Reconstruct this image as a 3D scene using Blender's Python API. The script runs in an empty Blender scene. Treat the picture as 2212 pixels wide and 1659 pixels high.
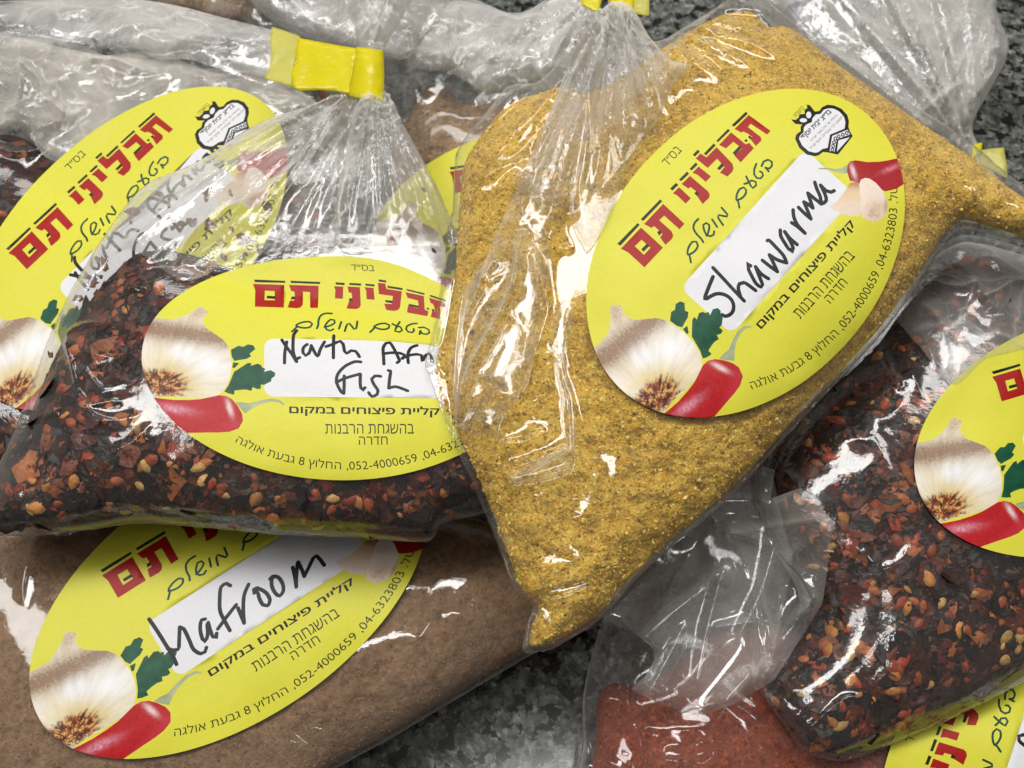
import bpy, math, random
import numpy as np
from mathutils import Vector, Matrix
from mathutils.geometry import delaunay_2d_cdt

random.seed(7)
rng = np.random.default_rng(7)
C = bpy.context.scene.collection
scn = bpy.context.scene

# ------------------------------------------------------------------ camera
TILT = math.radians(22)
LENS, SENS = 35.0, 36.0
DIST = 0.25 * LENS / SENS
TARGET = np.array([0.0, 0.0, 0.045])
CAM = TARGET + DIST * np.array([0.0, -math.sin(TILT), math.cos(TILT)])
cd = bpy.data.cameras.new('camera')
cd.lens = LENS; cd.sensor_width = SENS; cd.clip_start = 0.005; cd.clip_end = 50
cam = bpy.data.objects.new('camera', cd); C.objects.link(cam)
cam.location = CAM; cam.rotation_euler = (TILT, 0, 0)
cd.dof.use_dof = True; cd.dof.focus_distance = 0.222; cd.dof.aperture_fstop = 26
scn.camera = cam

# ------------------------------------------------------------------ light
w = bpy.data.worlds.new('World'); scn.world = w; w.use_nodes = True
bg = w.node_tree.nodes['Background']
bg.inputs[0].default_value = (1.0, 0.97, 0.93, 1); bg.inputs[1].default_value = 0.15

def tube(x, y, z, sx, sy, power, col=(1, 0.985, 0.96), rot=0):
    l = bpy.data.lights.new('ceiling_tube', 'AREA'); l.shape = 'RECTANGLE'
    l.size = sx; l.size_y = sy; l.energy = power; l.color = col
    o = bpy.data.objects.new('ceiling_tube', l); C.objects.link(o)
    o.location = (x, y, z)
    d = Vector((0, 0, 0.03)) - Vector((x, y, z))
    o.rotation_euler = d.to_track_quat('-Z', 'Y').to_euler()
    o.rotation_euler.rotate_axis('Z', rot)
tube(-0.30, 0.60, 1.5, 1.1, 0.30, 13)
tube(-0.95, 0.25, 1.5, 0.8, 0.22, 4.5, rot=1.2)
tube(0.55, 0.80, 1.4, 0.9, 0.26, 6.5)
tube(0.03, -0.10, 1.9, 0.3, 0.08, 0.9)
tube(-0.25, 1.75, 1.1, 1.2, 0.25, 5)

scn.view_settings.view_transform = 'Standard'; scn.view_settings.look = 'None'
scn.view_settings.exposure = 0.28; scn.view_settings.gamma = 1
scn.cycles.max_bounces = 10; scn.cycles.transparent_max_bounces = 24; scn.cycles.use_adaptive_sampling = True; scn.cycles.adaptive_threshold = 0.03
scn.cycles.diffuse_bounces = 4; scn.cycles.glossy_bounces = 3
scn.cycles.caustics_reflective = False; scn.cycles.caustics_refractive = False
scn.cycles.use_denoising = True

# ------------------------------------------------------------------ maths helpers (photo measured on a 2212 x 1659 print)
PW, PH = 2212.0, 1659.0
ct, st = math.cos(TILT), math.sin(TILT)
def unproj(P, z):
    P = np.asarray(P, float)
    x = (P[:, 0] - PW / 2) / PW * SENS / LENS
    y = -(P[:, 1] - PH / 2) / PW * SENS / LENS
    d = np.stack([x, y * ct + st, y * st - ct], 1)
    t = (z - CAM[2]) / d[:, 2]
    return CAM + d * t[:, None]
def proj(X):
    v = X - CAM
    x = v[:, 0]; y = v[:, 1] * ct + v[:, 2] * st; z = v[:, 1] * st - v[:, 2] * ct
    k = LENS / SENS * PW
    return np.stack([PW / 2 + x / z * k, PH / 2 - y / z * k], 1)

def pn(x, y, seed=0):
    """2-D gradient noise, about -1..1"""
    xi = np.floor(x).astype(np.int64); yi = np.floor(y).astype(np.int64)
    xf = x - xi; yf = y - yi
    def g(ix, iy, dx, dy):
        h = (ix * 374761393 + iy * 668265263 + seed * 1442695041) & 0x7fffffff
        h = (h ^ (h >> 13)) * 1274126177 & 0x7fffffff
        a = ((h ^ (h >> 16)) & 0xffff) / 65536.0 * 2 * np.pi
        return np.cos(a) * dx + np.sin(a) * dy
    u = xf * xf * xf * (xf * (xf * 6 - 15) + 10); v = yf * yf * yf * (yf * (yf * 6 - 15) + 10)
    a = g(xi, yi, xf, yf); b = g(xi + 1, yi, xf - 1, yf)
    c = g(xi, yi + 1, xf, yf - 1); d = g(xi + 1, yi + 1, xf - 1, yf - 1)
    return ((a * (1 - u) + b * u) * (1 - v) + (c * (1 - u) + d * u) * v) * 1.5
def fbm(x, y, seed=0, n=4):
    s = 0; a = 1.0
    for i in range(n):
        s = s + a * pn(x * 2 ** i, y * 2 ** i, seed + i * 17); a *= 0.5
    return s
def sstep(a, b, x):
    t = np.clip((x - a) / (b - a), 0, 1); return t * t * (3 - 2 * t)

def smooth_loop(pts, step=7.0, closed=True, tension=0.5):
    P = np.asarray(pts, float); n = len(P); out = []
    rngi = range(n) if closed else range(n - 1)
    for i in rngi:
        if closed: p0, p1, p2, p3 = P[(i - 1) % n], P[i], P[(i + 1) % n], P[(i + 2) % n]
        else: p0, p1, p2, p3 = P[max(i - 1, 0)], P[i], P[i + 1], P[min(i + 2, n - 1)]
        k = max(1, int(np.linalg.norm(p2 - p1) / step))
        m1 = tension * (p2 - p0); m2 = tension * (p3 - p1)
        L = np.linalg.norm(p2 - p1)
        for m in (m1, m2):
            l = np.linalg.norm(m)
            if l > L: m *= L / l
        for j in range(k):
            t = j / k
            out.append((2*t**3-3*t*t+1)*p1 + (t**3-2*t*t+t)*m1 + (-2*t**3+3*t*t)*p2 + (t**3-t*t)*m2)
    if not closed: out.append(P[-1])
    return np.array(out)

def seg_dist(P, A, B):
    """distance of points to the nearest of segments A-B"""
    out = np.empty(len(P)); D = B - A; L2 = np.maximum((D * D).sum(1), 1e-12)
    ch = max(1, int(4e6 / len(A)))
    for i in range(0, len(P), ch):
        p = P[i:i + ch]
        v = p[:, None, :] - A[None]
        t = np.clip((v * D[None]).sum(2) / L2, 0, 1)
        e = v - t[..., None] * D[None]
        out[i:i + ch] = np.sqrt((e * e).sum(2).min(1))
    return out
def inside(P, A, B):
    out = np.zeros(len(P), bool); ch = max(1, int(4e6 / max(1, len(A))))
    for i in range(0, len(P), ch):
        x = P[i:i + ch, 0][:, None]; y = P[i:i + ch, 1][:, None]
        c = (A[:, 1] > y) != (B[:, 1] > y)
        xi = A[:, 0] + (y - A[:, 1]) * (B[:, 0] - A[:, 0]) / np.where(B[:, 1] == A[:, 1], 1e-9, B[:, 1] - A[:, 1])
        out[i:i + ch] = (c & (x < xi)).sum(1) % 2 == 1
    return out

class Poly:
    """closed outline with a smooth distance-to-edge field"""
    def __init__(self, pts, step=7.0, tension=0.5):
        self.L = smooth_loop(pts, step, True, tension)
        self.A = self.L; self.B = np.roll(self.L, -1, 0)
        self.mid = (self.A + self.B) / 2; self.len = np.linalg.norm(self.B - self.A, axis=1)
    def inside(self, P): return inside(P, self.A, self.B)
    def d(self, P):
        if not hasattr(self, 'G'):
            self.g0 = self.L.min(0) - 12; n = ((self.L.max(0) + 12 - self.g0) / 5.0).astype(int) + 2
            gx, gy = np.meshgrid(self.g0[0] + 5.0 * np.arange(n[0]), self.g0[1] + 5.0 * np.arange(n[1]))
            self.G = self._d(np.stack([gx.ravel(), gy.ravel()], 1)).reshape(n[1], n[0])
        q = (np.asarray(P) - self.g0) / 5.0
        i = np.clip(q[:, 0].astype(int), 0, self.G.shape[1] - 2); j = np.clip(q[:, 1].astype(int), 0, self.G.shape[0] - 2)
        u = np.clip(q[:, 0] - i, 0, 1); v = np.clip(q[:, 1] - j, 0, 1); G = self.G
        out = (G[j, i] * (1 - u) + G[j, i + 1] * u) * (1 - v) + (G[j + 1, i] * (1 - u) + G[j + 1, i + 1] * u) * v
        lo, hi = self.L.min(0) - 6, self.L.max(0) + 6
        return np.where(((P > lo) & (P < hi)).all(1), out, 0)
    def _d(self, P):
        e = seg_dist(P, self.A, self.B)
        S = np.empty(len(P)); ch = max(1, int(4e6 / len(self.mid)))
        for i in range(0, len(P), ch):
            q = P[i:i + ch][:, None, :] - self.mid[None]
            r2 = (q * q).sum(2) + 4.0
            S[i:i + ch] = (self.len / (r2 * np.sqrt(r2))).sum(1)
        s = np.sqrt(2 / S)
        k = sstep(6, 22, e)
        return (e * (1 - k) + np.minimum(s, e * 1.5) * k) * self.inside(P)

def cdt_fill(poly, s, jit=0.25, lines=()):
    L = poly.L; x0, y0 = L.min(0); x1, y1 = L.max(0)
    ny = int((y1 - y0) / (s * 0.866)) + 1; nx = int((x1 - x0) / s) + 2
    gy, gx = np.mgrid[0:ny, 0:nx]
    P = np.stack([x0 + (gx + 0.5 * (gy % 2)) * s, y0 + gy * s * 0.866], 2).reshape(-1, 2)
    P = P + rng.uniform(-jit, jit, P.shape) * s
    P = P[poly.inside(P)]
    P = P[seg_dist(P, poly.A, poly.B) > 0.5 * s]
    ex = []
    for ln, wd in lines:
        c = smooth_loop(ln, 5.0, False); t = np.gradient(c, axis=0); t /= np.linalg.norm(t, axis=1)[:, None] + 1e-9
        nn = np.stack([-t[:, 1], t[:, 0]], 1)
        P = P[seg_dist(P, c[:-1], c[1:]) > wd * 0.95]
        for k in ex: pass
        ex.append(np.concatenate([c, c + nn * wd * 0.35, c - nn * wd * 0.35, c + nn * wd * 0.8, c - nn * wd * 0.8]))
    if ex:
        ex = np.concatenate(ex); ex = ex[poly.inside(ex)]; ex = ex[seg_dist(ex, poly.A, poly.B) > 2.0]
        _, u = np.unique(np.round(ex / 2.2).astype(int), axis=0, return_index=True); P = np.concatenate([P, ex[u]])
    n = len(L)
    V = [Vector(p) for p in np.concatenate([L, P])]
    E = [(i, (i + 1) % n) for i in range(n)]
    r = delaunay_2d_cdt(V, E, [], 1, 1e-4)
    vv = np.array([tuple(v) for v in r[0]]); ff = np.array([f for f in r[2] if len(f) == 3])
    return vv, ff

def mesh(name, V, F, mat, parent=None, smooth=True, origin=None):
    me = bpy.data.meshes.new(name)
    V = np.asarray(V, float)
    o = bpy.data.objects.new(name, me)
    if parent is not None: V = V - np.array(parent.location)
    me.from_pydata(V.tolist(), [], F if isinstance(F, list) else F.tolist()); me.update()
    if smooth: me.polygons.foreach_set('use_smooth', np.ones(len(me.polygons), bool))
    me.materials.append(mat); C.objects.link(o)
    if parent is not None: o.parent = parent
    return o
def corner_colors(me, cols):
    a = me.color_attributes.new('print', 'FLOAT_COLOR', 'CORNER')
    c = np.ones((len(cols), 4)); c[:, :3] = cols
    a.data.foreach_set('color', c.ravel())

# ------------------------------------------------------------------ materials
def newmat(name):
    m = bpy.data.materials.new(name); m.use_nodes = True
    nt = m.node_tree; nt.nodes.clear()
    out = nt.nodes.new('ShaderNodeOutputMaterial')
    return m, nt, out
def N(nt, t, **kw):
    n = nt.nodes.new(t)
    for k, v in kw.items():
        if hasattr(n, k): setattr(n, k, v)
        else: n.inputs[k].default_value = v
    return n
def math_node(nt, op, a, b=None):
    n = nt.nodes.new('ShaderNodeMath'); n.operation = op
    for i, x in enumerate((a, b)):
        if x is None: continue
        if isinstance(x, (int, float)): n.inputs[i].default_value = x
        else: nt.links.new(x, n.inputs[i])
    return n.outputs[0]
def ramp(nt, fac, stops, interp='LINEAR'):
    r = nt.nodes.new('ShaderNodeValToRGB'); r.color_ramp.interpolation = interp
    el = r.color_ramp.elements
    while len(el) < len(stops): el.new(0.5)
    for e, (p, c) in zip(el, stops):
        e.position = p; e.color = (*c, 1) if len(c) == 3 else c
    nt.links.new(fac, r.inputs[0]); return r.outputs[0]
def mixc(nt, fac, a, b, mode='MIX'):
    n = nt.nodes.new('ShaderNodeMix'); n.data_type = 'RGBA'; n.blend_type = mode
    for i, x in ((0, fac), (6, a), (7, b)):
        if isinstance(x, (int, float)): n.inputs[i].default_value = x
        elif isinstance(x, tuple): n.inputs[i].default_value = (*x, 1)
        else: nt.links.new(x, n.inputs[i])
    return n.outputs[2]

def film_mat(name, milk=0.05, edge=0.25, rough=0.05, crinkle=0.10, refl=1.0, tint=(1, 1, 1), gather=0.35, white=(0.9, 0.875, 0.835), crumple=0.0, cscale=260.0):
    m, nt, out = newmat(name); L = nt.links
    tc = N(nt, 'ShaderNodeTexCoord')
    nz = N(nt, 'ShaderNodeTexNoise', Scale=cscale, Detail=3.0); L.new(tc.outputs['Object'], nz.inputs['Vector'])
    bp = N(nt, 'ShaderNodeBump', Strength=crinkle, Distance=0.001); L.new(nz.outputs[0], bp.inputs['Height'])
    edge_line = None
    if crumple:   # film that has been scrunched: flat facets meeting in whitened creases
        dn = N(nt, 'ShaderNodeTexNoise', Scale=55.0, Detail=3.0); L.new(tc.outputs['Object'], dn.inputs['Vector'])
        va = N(nt, 'ShaderNodeVectorMath', operation='MULTIPLY_ADD'); L.new(dn.outputs['Color'], va.inputs[0]); va.inputs[1].default_value = (0.016,) * 3; L.new(tc.outputs['Object'], va.inputs[2])
        prev = bp; lines = []
        for sc, k in ((62.0, 1.0), (130.0, 0.45)):
            v1 = N(nt, 'ShaderNodeTexVoronoi', Scale=sc); L.new(va.outputs[0], v1.inputs['Vector'])
            b2 = N(nt, 'ShaderNodeBump', Strength=crumple * k, Distance=0.30 / sc); L.new(v1.outputs['Distance'], b2.inputs['Height']); L.new(prev.outputs[0], b2.inputs['Normal']); prev = b2
            v2 = N(nt, 'ShaderNodeTexVoronoi', Scale=sc, feature='DISTANCE_TO_EDGE'); L.new(va.outputs[0], v2.inputs['Vector'])
            lines.append(math_node(nt, 'MULTIPLY', math_node(nt, 'POWER', math_node(nt, 'MAXIMUM', math_node(nt, 'SUBTRACT', 1.0, math_node(nt, 'MULTIPLY', v2.outputs['Distance'], 9.0)), 0.0), 3.0), 0.30 * k))
        bp = prev; edge_line = math_node(nt, 'ADD', lines[0], lines[1])
    lw = N(nt, 'ShaderNodeLayerWeight', Blend=0.5); L.new(bp.outputs[0], lw.inputs['Normal'])
    f = lw.outputs['Facing']
    p4 = math_node(nt, 'POWER', f, 4.0)
    fr = math_node(nt, 'MINIMUM', math_node(nt, 'ADD', math_node(nt, 'MULTIPLY', p4, 0.8), 0.075 * refl), 0.9)
    tr = N(nt, 'ShaderNodeBsdfTransparent'); tr.inputs[0].default_value = (*tint, 1)
    gl = N(nt, 'ShaderNodeBsdfGlossy', Roughness=rough); L.new(bp.outputs[0], gl.inputs['Normal'])
    mx = N(nt, 'ShaderNodeMixShader'); L.new(fr, mx.inputs[0]); L.new(tr.outputs[0], mx.inputs[1]); L.new(gl.outputs[0], mx.inputs[2])
    df = N(nt, 'ShaderNodeBsdfDiffuse'); df.inputs[0].default_value = (*white, 1)
    tl = N(nt, 'ShaderNodeBsdfTranslucent'); tl.inputs[0].default_value = (*white, 1)
    md = N(nt, 'ShaderNodeMixShader'); md.inputs[0].default_value = 0.4; L.new(df.outputs[0], md.inputs[1]); L.new(tl.outputs[0], md.inputs[2])
    p2 = math_node(nt, 'POWER', f, 2.5)
    at = N(nt, 'ShaderNodeAttribute', attribute_name='gather')
    nv = N(nt, 'ShaderNodeTexNoise', Scale=38.0, Detail=4.0, Distortion=0.8); L.new(tc.outputs['Object'], nv.inputs['Vector'])
    vr = math_node(nt, 'ADD', math_node(nt, 'MULTIPLY', math_node(nt, 'SUBTRACT', nv.outputs[0], 0.5), 3.4), 1.0)
    vr = math_node(nt, 'MAXIMUM', vr, 0.25)
    mk = math_node(nt, 'ADD', math_node(nt, 'MULTIPLY', p2, edge), math_node(nt, 'MULTIPLY', vr, milk))
    if edge_line: mk = math_node(nt, 'ADD', mk, math_node(nt, 'MULTIPLY', edge_line, 0.6))
    mk = math_node(nt, 'MINIMUM', math_node(nt, 'ADD', mk, math_node(nt, 'MULTIPLY', at.outputs['Fac'], gather)), 0.95)
    m2 = N(nt, 'ShaderNodeMixShader'); L.new(mk, m2.inputs[0]); L.new(mx.outputs[0], m2.inputs[1]); L.new(md.outputs[0], m2.inputs[2])
    L.new(m2.outputs[0], out.inputs[0]); return m
FILM = film_mat('clear_film', milk=0.022, edge=0.22, crinkle=0.03)
FILM_NECK = film_mat('gathered_film', milk=0.07, edge=0.5, rough=0.11, crinkle=0.04, gather=0.5)
FILM_WHITE = film_mat('cloudy_film', milk=0.26, edge=0.5, rough=0.07, crinkle=0.04, crumple=0.45, white=(0.92, 0.87, 0.79))
FILM_HAZE = film_mat('frosted_film', milk=0.17, edge=0.45, rough=0.11, crinkle=0.05, crumple=0.3)
FILM_LUMPY = film_mat('lumpy_clear_film', milk=0.02, edge=0.22, rough=0.10, crinkle=0.11, cscale=340.0)
FILM_FAR = film_mat('hazy_film', milk=0.17, edge=0.4, rough=0.10, crinkle=0.05, crumple=0.3)
FILM_GREY = film_mat('crumpled_film', milk=0.15, edge=0.65, rough=0.08, crinkle=0.02, refl=1.3)
FILM_FOLD = film_mat('folded_film', milk=0.045, edge=0.5, rough=0.13, crinkle=0.04, crumple=0.07)
FILM_SOFT = film_mat('soft_film', milk=0.055, edge=0.45, rough=0.07, crinkle=0.03)
FILM_MID = film_mat('dull_film', milk=0.12, edge=0.35, rough=0.09, crinkle=0.05)

def powder_mat(name, lo, mid, hi, speck, scale=900.0, bump=0.7, sp=1.0, cl=0.75):
    m, nt, out = newmat(name); L = nt.links
    tc = N(nt, 'ShaderNodeTexCoord')
    n1 = N(nt, 'ShaderNodeTexNoise', Scale=scale, Detail=6.0, Roughness=0.75); L.new(tc.outputs['Object'], n1.inputs['Vector'])
    n2 = N(nt, 'ShaderNodeTexNoise', Scale=70.0, Detail=4.0); L.new(tc.outputs['Object'], n2.inputs['Vector'])
    vo = N(nt, 'ShaderNodeTexVoronoi', Scale=scale * 2.2); L.new(tc.outputs['Object'], vo.inputs['Vector'])
    s = math_node(nt, 'ADD', math_node(nt, 'MULTIPLY', n1.outputs[0], 0.68), math_node(nt, 'MULTIPLY', n2.outputs[0], 0.42))
    col = ramp(nt, s, [(0.38, lo), (0.54, mid), (0.72, hi)])
    # differently coloured grains
    sep = N(nt, 'ShaderNodeSeparateColor'); L.new(vo.outputs['Color'], sep.inputs[0])
    dark = math_node(nt, 'GREATER_THAN', sep.outputs[0], 0.93)
    col = mixc(nt, math_node(nt, 'MULTIPLY', dark, 0.55 * sp), col, speck)
    lite = math_node(nt, 'GREATER_THAN', sep.outputs[1], 0.86)
    col = mixc(nt, math_node(nt, 'MULTIPLY', lite, 0.55 * sp), col, tuple(min(1, c * 1.35) for c in hi))
    bs = N(nt, 'ShaderNodeBsdfPrincipled', Roughness=0.9); bs.inputs['Specular IOR Level'].default_value = 0.15
    L.new(col, bs.inputs['Base Color'])
    h = math_node(nt, 'ADD', n1.outputs[0], math_node(nt, 'MULTIPLY', vo.outputs['Distance'], 0.15))
    n3 = N(nt, 'ShaderNodeTexNoise', Scale=300.0, Detail=5.0, Roughness=0.65); L.new(tc.outputs['Object'], n3.inputs['Vector'])
    col = mixc(nt, cl, col, ramp(nt, n3.outputs[0], [(0.34, (0.42,) * 3), (0.5, (1.0,) * 3), (0.75, (1.12,) * 3)]), 'MULTIPLY'); L.new(col, bs.inputs['Base Color'])  # crevices between clumps darkened in the colour, standing in for shade
    h = math_node(nt, 'ADD', h, math_node(nt, 'MULTIPLY', n3.outputs[0], 1.6))
    bp = N(nt, 'ShaderNodeBump', Strength=bump, Distance=0.0012); L.new(h, bp.inputs['Height']); L.new(bp.outputs[0], bs.inputs['Normal'])
    L.new(bs.outputs[0], out.inputs[0]); return m
YELLOW = powder_mat('mustard_spice', (0.42, 0.23, 0.022), (0.74, 0.45, 0.065), (0.84, 0.58, 0.13), (0.17, 0.10, 0.02))
BROWN = powder_mat('brown_spice', (0.17, 0.098, 0.053), (0.27, 0.162, 0.092), (0.32, 0.205, 0.122), (0.12, 0.07, 0.04), 600.0, 0.45, 0.5, 0.45)
PAPRIKA = powder_mat('paprika_spice', (0.14, 0.024, 0.009), (0.26, 0.046, 0.016), (0.34, 0.075, 0.024), (0.06, 0.01, 0.006), 500.0, 0.5)
GREYBROWN = powder_mat('earthy_spice', (0.17, 0.095, 0.042), (0.30, 0.18, 0.085), (0.42, 0.27, 0.14), (0.08, 0.045, 0.025), 500.0, 0.9)
DARKMASS = powder_mat('dark_chili_mass', (0.012, 0.006, 0.004), (0.035, 0.013, 0.007), (0.09, 0.022, 0.009), (0.16, 0.035, 0.01), 350.0, 1.0)

def attr_mat(name, rough, spec=0.5, noise=0.0, bumps=0.0, coat=0.0):
    m, nt, out = newmat(name); L = nt.links
    at = N(nt, 'ShaderNodeAttribute', attribute_name='print')
    bs = N(nt, 'ShaderNodeBsdfPrincipled', Roughness=rough); bs.inputs['Specular IOR Level'].default_value = spec
    bs.inputs['Coat Weight'].default_value = coat; bs.inputs['Coat Roughness'].default_value = 0.25
    col = at.outputs['Color']
    tc = N(nt, 'ShaderNodeTexCoord')
    nz = N(nt, 'ShaderNodeTexNoise', Scale=900.0 if noise else 60.0, Detail=3.0); L.new(tc.outputs['Object'], nz.inputs['Vector'])
    if noise:
        k = ramp(nt, nz.outputs[0], [(0.3, (1 - noise,) * 3), (0.7, (1 + noise,) * 3)])
        col = mixc(nt, 1.0, col, k, 'MULTIPLY')
    if bumps:
        bp = N(nt, 'ShaderNodeBump', Strength=bumps, Distance=0.0006); L.new(nz.outputs[0], bp.inputs['Height']); L.new(bp.outputs[0], bs.inputs['Normal'])
    L.new(col, bs.inputs['Base Color']); L.new(bs.outputs[0], out.inputs[0]); return m
PAPER = attr_mat('printed_label_paper', 0.42, 0.22, 0.02, 0.06)
GRAIN = attr_mat('spice_grain', 0.85, 0.15, 0.12, 0.0)
FLAKE = attr_mat('chili_flake', 0.42, 0.28, 0.25, 0.5)

def tape_mat(name, col, alpha):
    m, nt, out = newmat(name); L = nt.links
    bs = N(nt, 'ShaderNodeBsdfPrincipled', Roughness=0.22)
    tc = N(nt, 'ShaderNodeTexCoord')
    nz = N(nt, 'ShaderNodeTexNoise', Scale=150.0, Detail=4.0); L.new(tc.outputs['Object'], nz.inputs['Vector'])
    L.new(ramp(nt, nz.outputs[0], [(0.3, tuple(c * 0.92 for c in col)), (0.7, col)]), bs.inputs['Base Color'])
    bp = N(nt, 'ShaderNodeBump', Strength=0.6, Distance=0.0010); L.new(nz.outputs[0], bp.inputs['Height']); L.new(bp.outputs[0], bs.inputs['Normal'])
    tl = N(nt, 'ShaderNodeBsdfTranslucent'); tl.inputs[0].default_value = (*col, 1)
    mx = N(nt, 'ShaderNodeMixShader'); mx.inputs[0].default_value = 0.3; L.new(bs.outputs[0], mx.inputs[1]); L.new(tl.outputs[0], mx.inputs[2])
    tr = N(nt, 'ShaderNodeBsdfTransparent'); tr.inputs[0].default_value = (1, 0.98, 0.6, 1)
    m2 = N(nt, 'ShaderNodeMixShader'); m2.inputs[0].default_value = alpha; L.new(tr.outputs[0], m2.inputs[1]); L.new(mx.outputs[0], m2.inputs[2])
    L.new(m2.outputs[0], out.inputs[0]); return m
TAPE = tape_mat('yellow_tape', (0.88, 0.78, 0.012), 0.95)
TAPE_PALE = tape_mat('single_layer_yellow_tape', (0.80, 0.76, 0.20), 0.72)

# granite counter
def granite():
    m, nt, out = newmat('polished_granite'); L = nt.links
    tc = N(nt, 'ShaderNodeTexCoord')
    def noi(scale, det, rough=0.6, dist=0.0):
        n0 = N(nt, 'ShaderNodeTexNoise', Scale=scale, Detail=det, Roughness=rough, Distortion=dist); L.new(tc.outputs['Object'], n0.inputs['Vector']); return n0.outputs[0]
    vo = N(nt, 'ShaderNodeTexVoronoi', Scale=800.0); L.new(tc.outputs['Object'], vo.inputs['Vector'])
    sv = N(nt, 'ShaderNodeSeparateColor'); L.new(vo.outputs['Color'], sv.inputs[0])
    f = math_node(nt, 'ADD', math_node(nt, 'MULTIPLY', noi(360.0, 5.0, 0.65), 0.75), math_node(nt, 'MULTIPLY', sv.outputs[0], 0.25))
    col = ramp(nt, f, [(0.30, (0.03, 0.034, 0.03)), (0.44, (0.085, 0.092, 0.082)), (0.58, (0.17, 0.178, 0.158)), (0.72, (0.33, 0.335, 0.30))])
    blk = ramp(nt, noi(230.0, 5.0, 0.62, 0.3), [(0.44, (1, 1, 1)), (0.47, (0, 0, 0))])
    wht = ramp(nt, noi(310.0, 4.0, 0.6, 0.2), [(0.60, (0, 0, 0)), (0.66, (1, 1, 1))])
    col = mixc(nt, math_node(nt, 'MULTIPLY', wht, 0.7), col, (0.42, 0.43, 0.39))
    col = mixc(nt, blk, col, (0.006, 0.007, 0.007))
    big = ramp(nt, noi(45.0, 2.0), [(0.35, (0.5,) * 3), (0.65, (1.0,) * 3)])
    col = mixc(nt, 1.0, col, big, 'MULTIPLY')
    bs = N(nt, 'ShaderNodeBsdfPrincipled', Roughness=0.12); L.new(col, bs.inputs['Base Color'])
    L.new(bs.outputs[0], out.inputs[0]); return m
g = mesh('counter', [(-1, -0.8, 0), (1, -0.8, 0), (1, 0.9, 0), (-1, 0.9, 0), (-1, -0.8, -0.03), (1, -0.8, -0.03), (1, 0.9, -0.03), (-1, 0.9, -0.03)],
         [(0, 1, 2, 3), (7, 6, 5, 4), (0, 4, 5, 1), (1, 5, 6, 2), (2, 6, 7, 3), (3, 7, 4, 0)], granite(), smooth=False)
g['kind'] = 'structure'

# ------------------------------------------------------------------ what lies below (so that bags rest on each other)
GN, GC, GO = 900, 0.001, -0.45
SUP = np.zeros((GN, GN))
def sup_at(X):
    i = np.clip(((X[:, 0] - GO) / GC).astype(int), 0, GN - 1); j = np.clip(((X[:, 1] - GO) / GC).astype(int), 0, GN - 1)
    return SUP[i, j]
def sup_add(V, F):
    global SUP
    T = np.concatenate([V, V[F].mean(1), (V[F[:, 0]] + V[F[:, 1]]) / 2, (V[F[:, 1]] + V[F[:, 2]]) / 2])
    i = np.clip(((T[:, 0] - GO) / GC).astype(int), 1, GN - 2); j = np.clip(((T[:, 1] - GO) / GC).astype(int), 1, GN - 2)
    G = np.zeros_like(SUP); np.maximum.at(G, (i, j), T[:, 2])
    for _ in range(1):
        Q = G.copy()
        for a in (-1, 0, 1):
            for b in (-1, 0, 1): Q = np.maximum(Q, np.roll(np.roll(G, a, 0), b, 1))
        G = Q
    SUP = np.maximum(SUP, G)

# ------------------------------------------------------------------ label artwork
# label frame: X along the words (-1.5..1.5), Y down (-1..1); a placement maps it to the print: px = c + X u + Y v
K = 0.8848
class Place:
    def __init__(self, c, u, v, warp=None):
        self.c = np.array(c, float) * K; self.M = np.array([u, v], float) * K; self.warp = warp
        self.I = np.linalg.inv(self.M)
    def px(self, A):
        A = np.asarray(A, float); P = self.c + A @ self.M
        if self.warp: P = P + self.warp(A) * K
        return P
    def art(self, P): return (np.asarray(P, float) - self.c) @ self.I
PL_S = Place((1820, 618), (200.7, -222.9), (245.2, 220.8))
def warp_n(A):
    x, y = A[:, 0], A[:, 1]
    return np.stack([0 * x, 20 * y * y + 70 * np.clip(x - 0.15, 0, 2) ** 2 * np.clip(-y + 0.3, 0, 1.3)], 1)
PL_N = Place((826, 879), (320, 4), (0, 273), warp_n)
PL_M = Place((558, 1458), (307, -199), (154, 258))
PL_B = Place((305, 606), (234, -229), (186, 194))
PL_R = Place((2668, 1056), (285, -90), (85, 275))
PL_P = Place((2504, 1941), (102, -319), (332, 112))
PL_G = Place((1292, 555), (255, -50), (40, 238))

def zart(pl, ox, oy, sc):
    """points read in an enlargement (origin ox,oy; scale sc) -> label frame"""
    return lambda pts: pl.art((np.array(pts, float) / sc + np.array([ox, oy])) * K)
Z2 = zart(PL_S, 1400, 680, 3.6867); Z5 = zart(PL_S, 1900, 220, 4.8794); ZA = zart(PL_S, 1660, 420, 4.1475); ZD = zart(PL_S, 1500, 260, 4.1475)
ZB = zart(Place((826, 879), (320, 4), (0, 273)), 680, 760, 5.53); ZC = zart(PL_M, 340, 1340, 4.6083)
def to_z(ox, oy, sc, pl=PL_S): return lambda A: (pl.px(A) / K - np.array([ox, oy])) * sc
inv2 = to_z(1400, 680, 3.6867); inv5 = to_z(1900, 220, 4.8794)

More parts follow.
